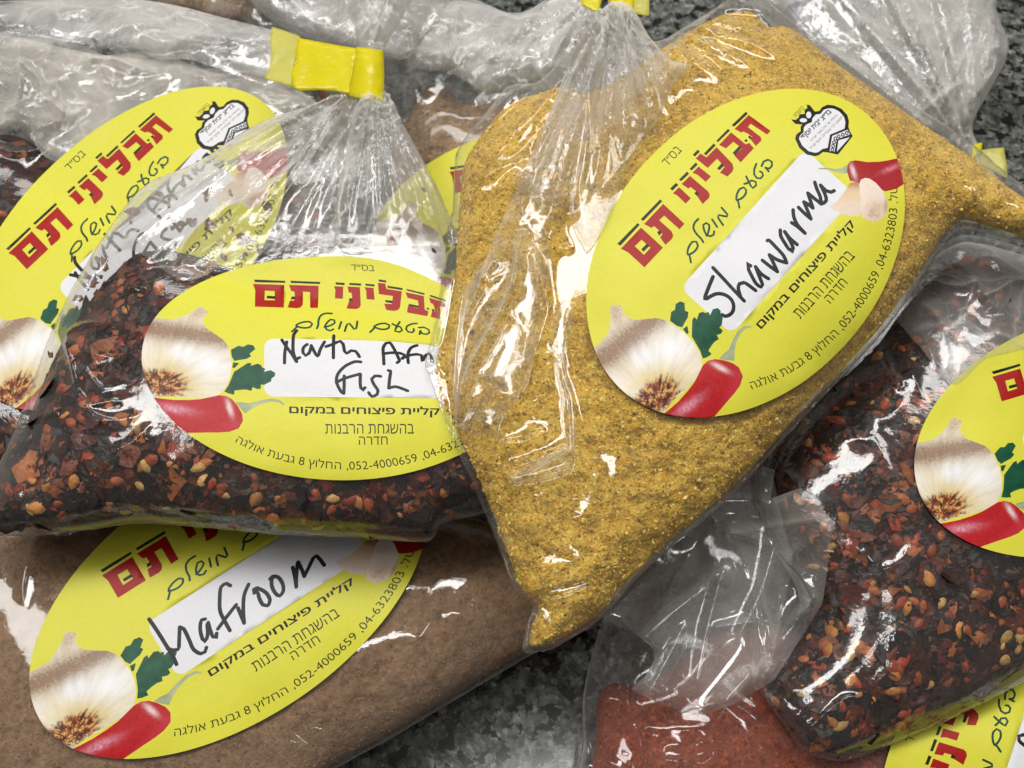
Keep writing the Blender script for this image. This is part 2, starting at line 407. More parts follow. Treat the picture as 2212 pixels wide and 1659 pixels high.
RED = (0.35, 0.008, 0.006); BLACK = (0.012, 0.010, 0.008); GREEN = (0.006, 0.055, 0.028); INK = (0.012, 0.012, 0.014)
YEL = (0.67, 0.64, 0.055); WHITE = (0.72, 0.72, 0.74); LEAF = (0.008, 0.075, 0.035)
LAYERS = []
def poly_layer(pts, col, smooth=False):
    P = np.asarray(pts, float)
    if smooth: P = smooth_loop(P, 0.03)
    return dict(pts=P, edges=np.stack([np.arange(len(P)), (np.arange(len(P)) + 1) % len(P)], 1), col=col)
def multi_layer(loops, col):
    pts = []; ed = []; k = 0
    for l in loops:
        n = len(l); pts.append(np.asarray(l, float)); ed.append(np.stack([k + np.arange(n), k + (np.arange(n) + 1) % n], 1)); k += n
    return dict(pts=np.concatenate(pts), edges=np.concatenate(ed), col=col)
def stroke_layer(pts, wd, col):
    P = smooth_loop(pts, 0.02, False)
    T = np.gradient(P, axis=0); T /= np.linalg.norm(T, axis=1)[:, None] + 1e-9
    # aspect: label units are nearly square, good enough for a pen
    Nn = np.stack([-T[:, 1], T[:, 0]], 1) * wd / 2
    a0 = np.arctan2(-T[0, 1], -T[0, 0]); a1 = np.arctan2(T[-1, 1], T[-1, 0])
    cap = lambda p, a: np.array([p + wd / 2 * np.array([math.cos(a + t), math.sin(a + t)]) for t in (0.9, 0.45, 0, -0.45, -0.9)])
    loop = np.concatenate([P + Nn, cap(P[-1], a1), (P - Nn)[::-1], cap(P[0], a0)])
    n = len(loop)
    return dict(pts=loop, edges=np.stack([np.arange(n), (np.arange(n) + 1) % n], 1), col=col, line=P, wd=wd)
def glyphs(s, bold=0.0):
    """outline loops of the built-in font's letters"""
    cu = bpy.data.curves.new('tmp', 'FONT'); cu.body = s
    o = bpy.data.objects.new('tmp', cu); C.objects.link(o)
    dg = bpy.context.evaluated_depsgraph_get(); dg.update()
    ev = o.evaluated_get(dg); c = ev.to_curve(dg); loops = []
    for sp in c.splines:
        b = sp.bezier_points; n = len(b); out = []
        for i in range(n):
            p0, h0, h1, p1 = [np.array(v)[:2] for v in (b[i].co, b[i].handle_right, b[(i + 1) % n].handle_left, b[(i + 1) % n].co)]
            ch = p1 - p0; L = np.linalg.norm(ch) + 1e-9
            dev = max(abs(ch[0] * (h[1] - p0[1]) - ch[1] * (h[0] - p0[0])) / L for h in (h0, h1))
            for t in ((0, 1 / 3, 2 / 3) if dev > 0.004 else (0,)):
                out.append((1-t)**3*p0 + 3*(1-t)**2*t*h0 + 3*(1-t)*t*t*h1 + t**3*p1)
        P = np.array(out); keep = np.linalg.norm(P - np.roll(P, 1, 0), axis=1) > 1e-4; P = P[keep]
        if len(P) > 2: loops.append(P)
    ev.to_curve_clear(); bpy.data.objects.remove(o); bpy.data.curves.remove(cu)
    area = lambda P: 0.5 * np.sum(P[:, 0] * np.roll(P[:, 1], -1) - P[:, 1] * np.roll(P[:, 0], -1))
    sg = np.sign(sum(area(P) for P in loops)); V = []; E = []; k = 0
    for P in loops:
        if bold:
            a = P - np.roll(P, 1, 0); b_ = np.roll(P, -1, 0) - P
            a /= np.linalg.norm(a, axis=1)[:, None]; b_ /= np.linalg.norm(b_, axis=1)[:, None]
            n1 = np.stack([a[:, 1], -a[:, 0]], 1); n2 = np.stack([b_[:, 1], -b_[:, 0]], 1)
            m = n1 + n2; m = m / np.maximum((m * n1).sum(1), 0.5)[:, None]
            P = P + m * sg * bold
        n = len(P); V.append(P); E.append(np.stack([k + np.arange(n), k + (np.arange(n) + 1) % n], 1)); k += n
    return np.concatenate(V), np.concatenate(E), True
def text_layer(s, p0, p1, h, col, bold=0.0):
    """words set along the straight line p0 -> p1 of the label frame, centred on it, h tall"""
    V, E, TR = glyphs(s, bold); lo = V.min(0); hi = V.max(0)
    q = (V - lo) / (hi - lo)
    p0 = np.array(p0, float); p1 = np.array(p1, float); t = (p1 - p0); n = np.array([t[1], -t[0]]) / np.linalg.norm(t)
    P = p0 + q[:, :1] * t + (q[:, 1:] - 0.5) * h * n
    return dict(pts=P, edges=E, col=col, tri=TR)
def arc_layer(s, a0, a1, r, h, col, bold=0.0):
    V, E, TR = glyphs(s, bold); lo = V.min(0); hi = V.max(0); q = (V - lo) / (hi - lo)
    ang = np.linspace(a0, a1, 400); r = np.linspace(r - 0.015, r + 0.065, 400); c = np.stack([1.5 * r * np.cos(ang), r * np.sin(ang)], 1)
    s_ = np.concatenate([[0], np.cumsum(np.linalg.norm(np.diff(c, axis=0), axis=1))]); s_ /= s_[-1]
    x = np.interp(q[:, 0], s_, c[:, 0]); y = np.interp(q[:, 0], s_, c[:, 1]); a = np.interp(q[:, 0], s_, ang)
    nx = -np.cos(a) / 1.5; ny = -np.sin(a); l = np.hypot(nx, ny)
    P = np.stack([x + nx / l * (q[:, 1] - 0.5) * h, y + ny / l * (q[:, 1] - 0.5) * h], 1)
    return dict(pts=P, edges=E, col=col, tri=TR)
def in_tris(P, V, E):
    """non-zero winding test"""
    A, B = V[E[:, 0]], V[E[:, 1]]; out = np.zeros(len(P), bool)
    ch = max(1, int(3e6 / len(A)))
    for i in range(0, len(P), ch):
        x = P[i:i + ch, 0][:, None]; y = P[i:i + ch, 1][:, None]
        up = (A[:, 1] <= y) & (B[:, 1] > y); dn = (A[:, 1] > y) & (B[:, 1] <= y)
        cr = (B[:, 0] - A[:, 0]) * (y - A[:, 1]) - (x - A[:, 0]) * (B[:, 1] - A[:, 1])
        out[i:i + ch] = ((up & (cr > 0)).sum(1) - (dn & (cr < 0)).sum(1)) != 0
    return out
def lerp(a, b, t): return np.array(a) * (1 - t[:, None]) + np.array(b) * t[:, None]

def garlic_col(A):
    z = inv2(A); x, y = z[:, 0], z[:, 1]
    g_ = fbm(x / 22, y / 22, 3, 2)
    c = np.tile((0.74, 0.66, 0.50), (len(A), 1))
    axis = (x - 380) * 0.82 + (y - 560) * 0.57         # across the bulb
    d_band = np.abs((x - 200) * 0.66 - (y - 760) * -0.75 + 0) # along skin band
    band = np.exp(-(((x * 0.60 + y * 0.80) - 735) / 120.0) ** 2) * sstep(1000, 700, x)
    c = c * (1 - 0.0) ; c = lerp_arr(c, (0.27, 0.165, 0.105), np.clip(band * (1.1 + 0.4 * g_), 0, 0.97))
    neck = sstep(480, 300, y) * np.exp(-((x - 385) / 70.0) ** 2)
    c = lerp_arr(c, (0.42, 0.27, 0.15), np.clip(neck * (0.6 + 0.4 * g_), 0, 0.8))
    hl = np.exp(-(((x - 620) / 110) ** 2 + ((y - 720) / 100) ** 2)) + np.exp(-(((x - 880) / 190) ** 2 + ((y - 620) / 150) ** 2))
    c = lerp_arr(c, (0.83, 0.82, 0.82), np.clip(hl, 0, 1))
    left = np.exp(-(((x - 330) / 160) ** 2 + ((y - 940) / 90) ** 2))
    c = lerp_arr(c, (0.76, 0.70, 0.64), np.clip(left, 0, 0.8))
    yel = np.exp(-(((x - 800) / 230) ** 2 + ((y - 930) / 120) ** 2))
    c = lerp_arr(c, (0.68, 0.52, 0.20), np.clip(yel, 0, 0.75))
    an = np.arctan2(y - 1120, x - 770)
    stk = pn(an * 9, np.hypot(x - 770, y - 1120) / 260, 31) + 0.6 * pn(an * 22, np.hypot(x - 770, y - 1120) / 160, 33)
    c = c * (1 - 0.10 * np.clip(stk, -1, 1) * sstep(150, 320, np.hypot(x - 770, y - 1120)))[:, None]
    c = lerp_arr(c, (0.34, 0.21, 0.12), np.clip(band * np.clip(stk, 0, 1) * 0.6, 0, 0.6))
    c = c * (1 + 0.10 * rng.normal(0, 1, len(c)) * np.clip(band + neck, 0.15, 1))[:, None]
    ax_ = (x - 745) * 0.80 - (y - 1060) * 0.6; ay_ = (x - 745) * 0.6 + (y - 1060) * 0.80
    rr = np.hypot(ax_ / 235, ay_ / 150) + 0.32 * pn(an * 7, 0 * an, 41) + 0.22 * pn(an * 17, 0 * an, 43) + 0.12 * fbm(x / 40, y / 40, 9, 2)
    root = sstep(1.12, 0.72, rr)
    hair = pn(an * 13 + 0.8 * pn(x / 60, y / 60, 8), np.hypot(x - 770, y - 1120) / 120, 51) + 0.6 * fbm(x / 38, y / 38, 21, 2)
    rc = np.where((hair > 0.34)[:, None], (0.60, 0.38, 0.12), np.where((hair > -0.02)[:, None], (0.36, 0.085, 0.022), np.where((hair > -0.4)[:, None], (0.14, 0.03, 0.012), (0.04, 0.012, 0.010))))
    c = c * (1 - root[:, None]) + rc * root[:, None]
    return c
def lerp_arr(c, b, t): return c * (1 - t[:, None]) + np.array(b) * t[:, None]
def chili_col(A):
    z = inv2(A); x, y = z[:, 0], z[:, 1]
    g_ = fbm(x / 16, y / 16, 5, 2)
    c = np.tile((0.43, 0.012, 0.016), (len(A), 1)) * (1 + 0.22 * g_)[:, None]
    e = sstep(1380, 1500, x + (y - 900) * 0.4) * 0.35
    c = lerp_arr(c, (0.60, 0.06, 0.09), np.clip(e, 0, 1))
    u = ((x - 1320) * 0.88 + (y - 800) * 0.47) / 80; v = (-(x - 1320) * 0.47 + (y - 800) * 0.88) / 20
    c = lerp_arr(c, (0.78, 0.62, 0.60), np.clip(1.2 * np.exp(-u * u - v * v), 0, 0.9))
    u = ((x - 1030) * 0.80 - (y - 1150) * 0.6) / 150; v = ((x - 1030) * 0.6 + (y - 1150) * 0.8) / 38
    c = lerp_arr(c, (0.72, 0.36, 0.46), np.clip(np.exp(-u * u - v * v) * (0.7 + 0.5 * g_), 0, 0.85))
    return c
def chili2_col(A):
    z = inv5(A); x, y = z[:, 0], z[:, 1]; g_ = fbm(x / 26, y / 26, 6, 2)
    c = np.tile((0.34, 0.010, 0.014), (len(A), 1)) * (1 + 0.12 * g_)[:, None]
    u = (x - 890 - (y - 970) * 0.3) / 24; v = (y - 970) / 85
    c = lerp_arr(c, (0.75, 0.60, 0.62), np.clip(1.1 * np.exp(-u * u - v * v), 0, 0.9))
    u = ((x - 1330) * 0.92 - (y - 940) * 0.4) / 120; v = ((x - 1330) * 0.4 + (y - 940) * 0.92) / 26
    c = lerp_arr(c, (0.62, 0.22, 0.28), np.clip(np.exp(-u * u - v * v) * (0.8 + 0.5 * g_), 0, 0.85))
    return c
def clove_col(A):
    z = inv5(A); x, y = z[:, 0], z[:, 1]; g_ = fbm(x / 40, y / 40, 8, 3)
    c = np.tile((0.74, 0.60, 0.49), (len(A), 1)) * (1 + 0.08 * g_)[:, None]
    c = lerp_arr(c, (0.40, 0.12, 0.04), np.clip(np.exp(-((y - 1120) / 75.0) ** 2) * (x < 968), 0, 0.9))
    c = lerp_arr(c, (0.70, 0.52, 0.28), np.clip(np.exp(-((y - 1240) / 90.0) ** 2) * (x < 968), 0, 0.7))
    return c
def clove2_col(A):
    z = inv5(A); x, y = z[:, 0], z[:, 1]; g_ = fbm(x / 40, y / 40, 11, 3)
    c = np.tile((0.79, 0.66, 0.55), (len(A), 1)) * (1 + 0.06 * g_)[:, None]
    b = np.exp(-(((x - 1150) / 110) ** 2 + ((y - 1450) / 120) ** 2)) * (0.55 + 0.6 * g_)
    c = lerp_arr(c, (0.45, 0.23, 0.09), np.clip(b, 0, 0.9))
    e = sstep(60, 10, 1290 - x + np.abs(y - 1380) * 0.25)
    c = lerp_arr(c, (0.45, 0.2, 0.11), np.clip(e, 0, 0.6))
    return c
def stem_col(A):
    z = A * 400; g_ = fbm(z[:, 0] / 8, z[:, 1] / 8, 4, 2)
    return np.tile((0.36, 0.40, 0.24), (len(A), 1)) * (1 + 0.4 * g_)[:, None]
def leaf_col(A):
    z = A * 400; g_ = fbm(z[:, 0] / 14, z[:, 1] / 14, 14, 3)
    return np.tile(LEAF, (len(A), 1)) * (1 + 0.5 * g_)[:, None]

def rrect(x0, x1, y0, y1, r, n=6):
    out = []
    for cx, cy, a in ((x1 - r, y1 - r, 0), (x0 + r, y1 - r, 90), (x0 + r, y0 + r, 180), (x1 - r, y0 + r, 270)):
        for k in range(n + 1):
            t = math.radians(a + 90 * k / n); out.append((cx + r * math.cos(t), cy + r * math.sin(t)))
    return out
HB = lambda s: s[::-1]
def base_layers():
    L = []
    L.append(poly_layer(rrect(-0.565, 0.95, -0.185, 0.325, 0.075), WHITE))
    # heading: block letters with black bars
    for p in ([(28,1392),(235,1180),(257,1198),(62,1410)], [(267,1142),(465,940),(485,962),(292,1160)], [(563,833),(625,772),(648,795),(588,853)],
              [(653,742),(735,658),(757,680),(677,757)], [(760,632),(822,567),(845,588),(783,647)], [(792,490),(845,437),(867,458),(815,508)],
              [(905,478),(1005,375),(1027,395),(928,497)], [(1030,350),(1150,228),(1172,245),(1050,362)], [(1187,192),(1330,55),(1352,75),(1210,208)]):
        L.append(poly_layer(ZD(p), BLACK))
    L.append(multi_layer([ZD([(65,1440),(270,1225),(493,1430),(305,1630),(140,1478)]), ZD([(208,1415),(275,1350),(365,1430),(300,1503)])], RED))
    for p in ([(300,1190),(495,987),(710,1190),(660,1245),(505,1107),(455,1152),(580,1265),(597,1310),(580,1345),(517,1402),(462,1325),(488,1293),(448,1250),(402,1213),(375,1230)],
              [(592,880),(655,817),(775,930),(722,985),(640,905)],
              [(680,785),(765,702),(950,860),(965,890),(960,925),(893,990),(835,905),(855,880),(770,815),(750,832)],
              [(790,670),(852,607),(978,708),(925,763),(840,690)],
              [(823,525),(872,475),(932,515),(1035,412),(1195,580),(1207,625),(1195,660),(1145,710),(1068,670),(1115,612),(1040,530),(945,623)],
              [(1060,390),(1180,262),(1330,385),(1365,370),(1412,425),(1278,567),(1215,498),(1290,425),(1205,360),(1130,425)],
              [(1215,230),(1360,87),(1580,250),(1545,288),(1380,178),(1350,210),(1480,310),(1490,345),(1432,403),(1375,330),(1395,310),(1345,275),(1300,255),(1285,268)]):
        L.append(poly_layer(ZD(p), RED))
    for p in ([(272,1445),(330,1388),(357,1412),(295,1472)], [(433,1275),(455,1252),(480,1280),(455,1310)], [(808,880),(832,855),(860,885),(835,905)],
              [(1038,630),(1085,575),(1112,600),(1065,645)], [(1197,470),(1265,400),(1290,420),(1220,495)], [(1315,345),(1335,330),(1350,350),(1330,365)], [(1350,310),(1370,295),(1395,320),(1375,335)]):
        L.append(poly_layer(ZD(p), BLACK))
    # green script line
    for p in ([(1490,605),(1510,560),(1555,540),(1592,560),(1595,600),(1570,630),(1530,625)], [(1530,620),(1560,658)],
              [(1437,583),(1415,640),(1415,690),(1440,725),(1480,730),(1505,700),(1495,670),(1475,660)],
              [(1335,710),(1360,765),(1400,828),(1435,800),(1430,765),(1390,750),(1350,775),(1315,785)],
              [(1265,1025),(1250,950),(1235,945),(1240,890),(1270,835),(1310,820),(1335,850),(1320,900),(1280,935),(1240,950)],
              [(1100,1200),(1050,1125),(1055,1100),(1100,1108),(1140,1115),(1145,1095),(1085,1025)], [(990,1145),(1040,1220)],
              [(1010,1265),(1005,1300),(970,1315),(930,1300),(905,1240),(900,1200),(930,1180),(960,1200),(955,1260),(935,1310)],
              [(850,1140),(815,1175),(800,1230),(830,1290),(880,1340),(900,1375)],
              [(775,1580),(760,1505),(740,1490),(750,1430),(790,1370),(830,1370),(845,1410),(820,1460),(770,1495),(745,1500)]):
        L.append(stroke_layer(ZD(p), 0.0165, GREEN))
    DK = (0.03, 0.035, 0.015)
    L.append(text_layer(HB('בס״ד'), (0.095, -0.885), (0.275, -0.885), 0.062, DK))
    L.append(text_layer(HB('קליית פיצוחים במקום'), (-0.375, 0.44), (0.77, 0.44), 0.092, BLACK, 0.022))
    L.append(text_layer(HB('בהשגחת הרבנות'), (-0.10, 0.592), (0.575, 0.582), 0.082, DK))
    L.append(text_layer(HB('חדרה'), (0.155, 0.685), (0.375, 0.68), 0.068, DK))
    L.append(arc_layer(HB('החלוץ 8 גבעת אולגה') + ' ,052-4000659 ,04-6323803 .' + HB('טל'), math.radians(127), math.radians(31), 0.875, 0.095, DK))
    # certification stamp
    e = 0.0
    L.append(poly_layer(Z5([(150,350),(205,358),(240,330),(250,290),(315,285),(310,240),(345,215),(330,165),(350,185),(362,175),(385,195),(415,235),(440,260),(400,350),(330,400),(262,412),(200,405)]), BLACK))
    L.append(poly_layer(Z5([(200,580),(215,530),(265,490),(265,440),(295,390),(350,370),(370,320),(420,260),(490,250),(520,205),(580,178),(660,185),(750,225),(820,300),(840,370),(835,440),(850,490),(885,550),(710,770),(590,745),(530,740),(480,780),(430,790),(340,770),(250,690)]), BLACK))
    shr = lambda q: [(540 + (x - 540) * 0.95, 480 + (y - 480) * 0.95) for x, y in q]
    L.append(poly_layer(Z5(shr([(230,585),(245,545),(290,505),(290,450),(320,410),(390,380),(400,330),(440,285),(500,275),(540,225),(600,205),(670,212),(740,250),(795,315),(812,380),(805,440),(800,460),(620,535),(590,700),(525,715),(470,755),(430,762),(350,742),(270,670)])), WHITE))
    L.append(poly_layer(Z5([(642,548),(824,474),(852,530),(695,588),(668,735),(610,728)]), WHITE))
    L.append(poly_layer(Z5([(852,562),(715,600),(697,735)]), WHITE))
    circ = lambda cx, cy, rx, ry, n=9: Z5([(cx + rx * math.cos(2 * math.pi * k / n), cy + ry * math.sin(2 * math.pi * k / n)) for k in range(n)])
    L.append(poly_layer(circ(298, 362, 45, 26), WHITE)); L.append(poly_layer(circ(362, 298, 32, 42), WHITE))
    for cx, cy in ((815,512),(768,532),(718,552),(678,578),(662,624),(652,668),(643,712)):
        L.append(multi_layer([circ(cx, cy, 23, 25), circ(cx, cy, 10, 12)], BLACK))
    def zt(s, a, b, h, bold=0.0):
        p = Z5([a, b]); L.append(text_layer(s, p[0], p[1], h, BLACK, bold))
    zt(HB('בד״צ ״בית יוסף״'), (285, 585), (625, 252), 0.048, 0.025)
    zt(HB('מיסודו של מרן מאור ישראל'), (385, 610), (700, 300), 0.026)
    zt(HB('הגאון רבי עובדיה יוסף זצ״ל'), (385, 700), (765, 318), 0.030)
    zt(HB('בהשגחת'), (190, 318), (295, 205), 0.030)
    # pictures
    L.append(poly_layer(Z2([(870,380),(880,300),(915,280),(920,230),(960,205),(1000,220),(1005,290),(1035,300),(1030,350),(1000,400),(980,440),(930,425)]), leaf_col))
    L.append(poly_layer(Z2([(985,455),(1025,425),(1038,490),(1020,500)]), leaf_col))
    L.append(poly_layer(Z2([(1070,370),(1090,345),(1110,370),(1130,310),(1165,300),(1185,310),(1215,300),(1230,330),(1255,275),(1300,265),(1325,290),(1325,330),(1345,350),(1335,420),(1315,440),(1345,470),(1330,495),(1290,510),(1310,545),(1270,570),(1240,610),(1215,650),(1245,680),(1200,710),(1165,720),(1140,650),(1100,580),(1065,520)]), leaf_col))
    L.append(poly_layer(Z2([(330,245),(380,238),(430,240),(450,310),(490,350),(560,375),(640,365),(750,355),(830,375),(900,415),(990,480),(1060,550),(1110,620),(1145,700),(1160,770),(1145,850),(1100,900),(1050,960),(1000,1010),(900,1100),(800,1225),(650,1300),(400,1200),(100,950),(20,720),(150,660),(210,600),(270,550),(310,500),(325,440),(335,350)]), garlic_col))
    L[-1]['fine'] = 0.0105
    L.append(poly_layer(Z2([(1310,725),(1350,680),(1400,640),(1430,560),(1480,470),(1540,425),(1600,425),(1600,440),(1550,450),(1500,500),(1465,580),(1450,660),(1450,740),(1380,735)]), stem_col))
    L.append(poly_layer(Z2([(800,1225),(870,1170),(950,1100),(1030,1010),(1090,930),(1130,850),(1165,780),(1210,740),(1270,725),(1350,735),(1430,760),(1490,800),(1525,880),(1500,960),(1450,1030),(1380,1110),(1330,1170),(1270,1240),(1200,1330),(800,1330)]), chili_col))
    L[-1]['fine'] = 0.018
    L.append(poly_layer(Z5([(475,930),(560,925),(680,940),(760,930),(810,890),(830,990),(770,1000),(690,980),(600,948),(480,945)]), stem_col))
    L.append(poly_layer(Z5([(820,900),(850,850),(920,838),(1060,860),(1200,855),(1300,840),(1420,812),(1650,770),(1650,1100),(1510,1110),(1400,1180),(1270,1210),(1100,1140),(960,1120),(900,1090),(850,1080),(820,980)]), chili2_col))
    L[-1]['fine'] = 0.018
    L.append(poly_layer(Z5([(600,1385),(660,1360),(740,1280),(800,1190),(850,1110),(920,1095),(970,1110),(985,1200),(980,1400),(970,1500),(850,1500),(760,1480),(680,1440)]), clove_col)); L[-1]['fine'] = 0.02
    L.append(poly_layer(Z5([(960,1130),(980,1070),(1030,1048),(1090,1060),(1160,1110),(1230,1190),(1280,1280),(1300,1380),(1280,1470),(1220,1540),(1130,1575),(1050,1540),(1000,1520),(980,1430),(970,1300)]), clove2_col)); L[-1]['fine'] = 0.016
    return L
BASE = base_layers()
def pen(fn, strokes, wd): return [stroke_layer(fn(s), wd, INK) for s in strokes]
HAND_S = pen(ZA, ([(335,1060),(290,1170),(250,1285),(300,1265),(360,1235),(430,1235),(500,1270),(540,1330),(540,1400),(505,1445),(455,1460),(430,1445)],
    [(335,970),(430,1070),(550,1200),(650,1305)], [(610,1250),(590,1180),(605,1130),(650,1120),(700,1150),(765,1200)],
    [(715,950),(690,940),(695,990),(730,1060),(770,1130),(820,1165),(835,1140),(800,1050),(765,960)], [(765,960),(820,1030),(895,1080)],
    [(835,895),(910,955),(985,1008)], [(985,1008),(945,920),(905,840)], [(905,840),(985,890),(1078,920)], [(1078,920),(1050,850),(960,750),(900,690),(885,695)],
    [(1015,590),(1020,650),(1060,720),(1100,780),(1140,810),(1145,770),(1110,690),(1060,605)], [(1060,605),(1110,670),(1185,735)],
    [(1145,385),(1150,450),(1185,530),(1265,620)], [(1130,515),(1185,550),(1265,620)],
    [(1200,360),(1260,420),(1325,475)], [(1325,475),(1290,390),(1255,305)], [(1255,305),(1300,330),(1345,365)], [(1345,365),(1320,290),(1295,215)], [(1295,215),(1350,260),(1430,325)],
    [(1365,105),(1385,170),(1420,250),(1435,320),(1480,290),(1470,230),(1425,135)], [(1425,135),(1480,190),(1530,205),(1560,190)]), 0.029)
HAND_N = pen(ZB, ([(45,385),(100,470),(180,580),(240,680)], [(110,410),(85,560),(80,700)], [(245,680),(200,560),(195,420),(205,310),(245,255)], [(230,650),(285,625)],
    [(385,445),(335,490),(330,560),(365,600),(410,570),(440,480)], [(440,460),(480,540),(530,610),(560,520),(620,410)],
    [(745,325),(740,480),(740,630)], [(640,475),(740,440),(830,400),(870,440),(890,540),(920,570),(980,530),(1040,540),(1090,615)],
    [(1420,710),(1415,580),(1410,490),(1450,420),(1500,410),(1550,480),(1610,600),(1630,660),(1600,685)], [(1410,570),(1520,550),(1640,550),(1700,570),(1670,625)],
    [(1870,420),(1790,460),(1745,560),(1750,680)], [(1670,620),(1760,575),(1870,550),(1930,560),(1940,650),(1980,560),(2030,520),(2060,560),(2070,640)],
    [(2170,540),(2160,640)], [(2290,530),(2230,550),(2210,610),(2250,650),(2310,630)], [(2440,540),(2380,540),(2360,610),(2400,645),(2440,580),(2445,540),(2470,650)], [(2520,650),(2530,550),(2590,560),(2600,650)],
    [(1110,685),(1030,680),(900,740),(810,830),(780,920),(800,1000),(850,1085),(880,1100)], [(880,1100),(885,1000),(885,870)], [(780,955),(900,900),(1100,845)],
    [(1105,850),(1100,940),(1110,1030),(1140,1060),(1165,1025)], [(1375,875),(1300,870),(1255,910),(1290,990),(1340,1060),(1330,1110),(1260,1140),(1215,1090)],
    [(1480,795),(1510,800),(1495,920),(1485,1030)], [(1485,1030),(1570,1010),(1650,1030),(1740,1065)]), 0.026)
HAND_M = pen(ZC, ([(110,790),(200,920),(300,1080),(380,1210),(420,1300)], [(320,1120),(380,1140),(440,1130),(450,1000),(455,880)], [(455,880),(500,900),(560,1020),(610,1130),(690,1180),(740,1160),(755,1110)],
    [(740,790),(700,800),(685,900),(710,1010),(745,1045),(770,960),(765,850)], [(775,830),(800,920),(830,990),(870,1000),(870,950)],
    [(1025,415),(980,390),(920,430),(905,560),(910,700),(960,810),(1020,920)], [(885,900),(980,770),(1090,630)], [(1110,665),(1150,760),(1180,835)], [(1180,835),(1170,700),(1180,520),(1230,400)],
    [(1300,450),(1350,450),(1430,500),(1470,580),(1440,640),(1390,630),(1350,560),(1330,490),(1290,500),(1285,460),(1330,440)],
    [(1470,340),(1500,310),(1560,320),(1610,390),(1620,470),(1580,530),(1530,500),(1490,420),(1490,340),(1520,310)],
    [(1725,210),(1750,320),(1765,430)], [(1765,430),(1765,320),(1780,160)], [(1785,150),(1830,240),(1855,310)], [(1855,310),(1900,220),(1960,100),(1990,80),(2040,130),(2080,185)]), 0.028)

ART = {}
def label_art(extra):
    if id(extra) not in ART: ART[id(extra)] = make_art(extra)
    V, F, c = ART[id(extra)]; return V, F.copy(), c
def make_art(extra):
    """flat triangulated artwork: vertices (label frame), triangles, corner colours"""
    layers = BASE + extra
    n = 150; t = np.arange(n) * 2 * math.pi / n
    ell = np.stack([1.5 * np.cos(t), np.sin(t)], 1)
    pts = [ell]; ed = [np.stack([np.arange(n), (np.arange(n) + 1) % n], 1)]; k = n
    def grid(x0, x1, y0, y1, s):
        gx, gy = np.meshgrid(np.arange(x0, x1, s), np.arange(y0, y1, s * 0.866))
        gx[1::2] += s / 2
        P = np.stack([gx.ravel(), gy.ravel()], 1); P += rng.uniform(-0.2, 0.2, P.shape) * s
        return P[(P[:, 0] / 1.5) ** 2 + P[:, 1] ** 2 < 0.985]
    for l in layers:
        pts.append(l['pts']); ed.append(l['edges'] + k); k += len(l['pts'])
    G = [grid(-1.5, 1.5, -1, 1, 0.045)]
    for l in layers:
        if 'fine' in l:
            a, b = l['pts'].min(0), l['pts'].max(0)
            q = grid(a[0], b[0], a[1], b[1], l['fine']); G.append(q[inside(q, l['pts'][l['edges'][:, 0]], l['pts'][l['edges'][:, 1]])])
    pts += G
    V = np.concatenate(pts); E = np.concatenate(ed)
    r = delaunay_2d_cdt([Vector(p) for p in V], [tuple(int(i) for i in e) for e in E], [], 0, 2e-4)
    V = np.array([tuple(v) for v in r[0]]); F = np.array([f for f in r[2] if len(f) == 3])
    c = V[F].mean(1); keep = (c[:, 0] / 1.5) ** 2 + c[:, 1] ** 2 < 0.9992
    F = F[keep]; c = c[keep]
    # make all triangles face the same way (up, seen from above with Y down)
    a, b, d = V[F[:, 0]], V[F[:, 1]], V[F[:, 2]]
    cr = (b[:, 0] - a[:, 0]) * (d[:, 1] - a[:, 1]) - (b[:, 1] - a[:, 1]) * (d[:, 0] - a[:, 0])
    F[cr > 0] = F[cr > 0][:, ::-1]
    own = np.full(len(F), -1)
    for i, l in enumerate(layers):
        lo, hi = l['pts'].min(0), l['pts'].max(0)
        s = np.where((c >= lo).all(1) & (c <= hi).all(1))[0]
        if not len(s): continue
        if 'line' in l: m = seg_dist(c[s], l['line'][:-1], l['line'][1:]) < l['wd'] * 0.5
        elif 'tri' in l: m = in_tris(c[s], l['pts'], l['edges'])
        else: m = inside(c[s], l['pts'][l['edges'][:, 0]], l['pts'][l['edges'][:, 1]])
        own[s[m]] = i
    col = np.tile(np.array(YEL), (len(F) * 3, 1)); cv = V[F.ravel()]; oc = np.repeat(own, 3)
    for i, l in enumerate(layers):
        m = oc == i
        if m.any(): col[m] = l['col'](cv[m]) if callable(l['col']) else l['col']
    return V, F, np.clip(col, 0.002, 0.9)

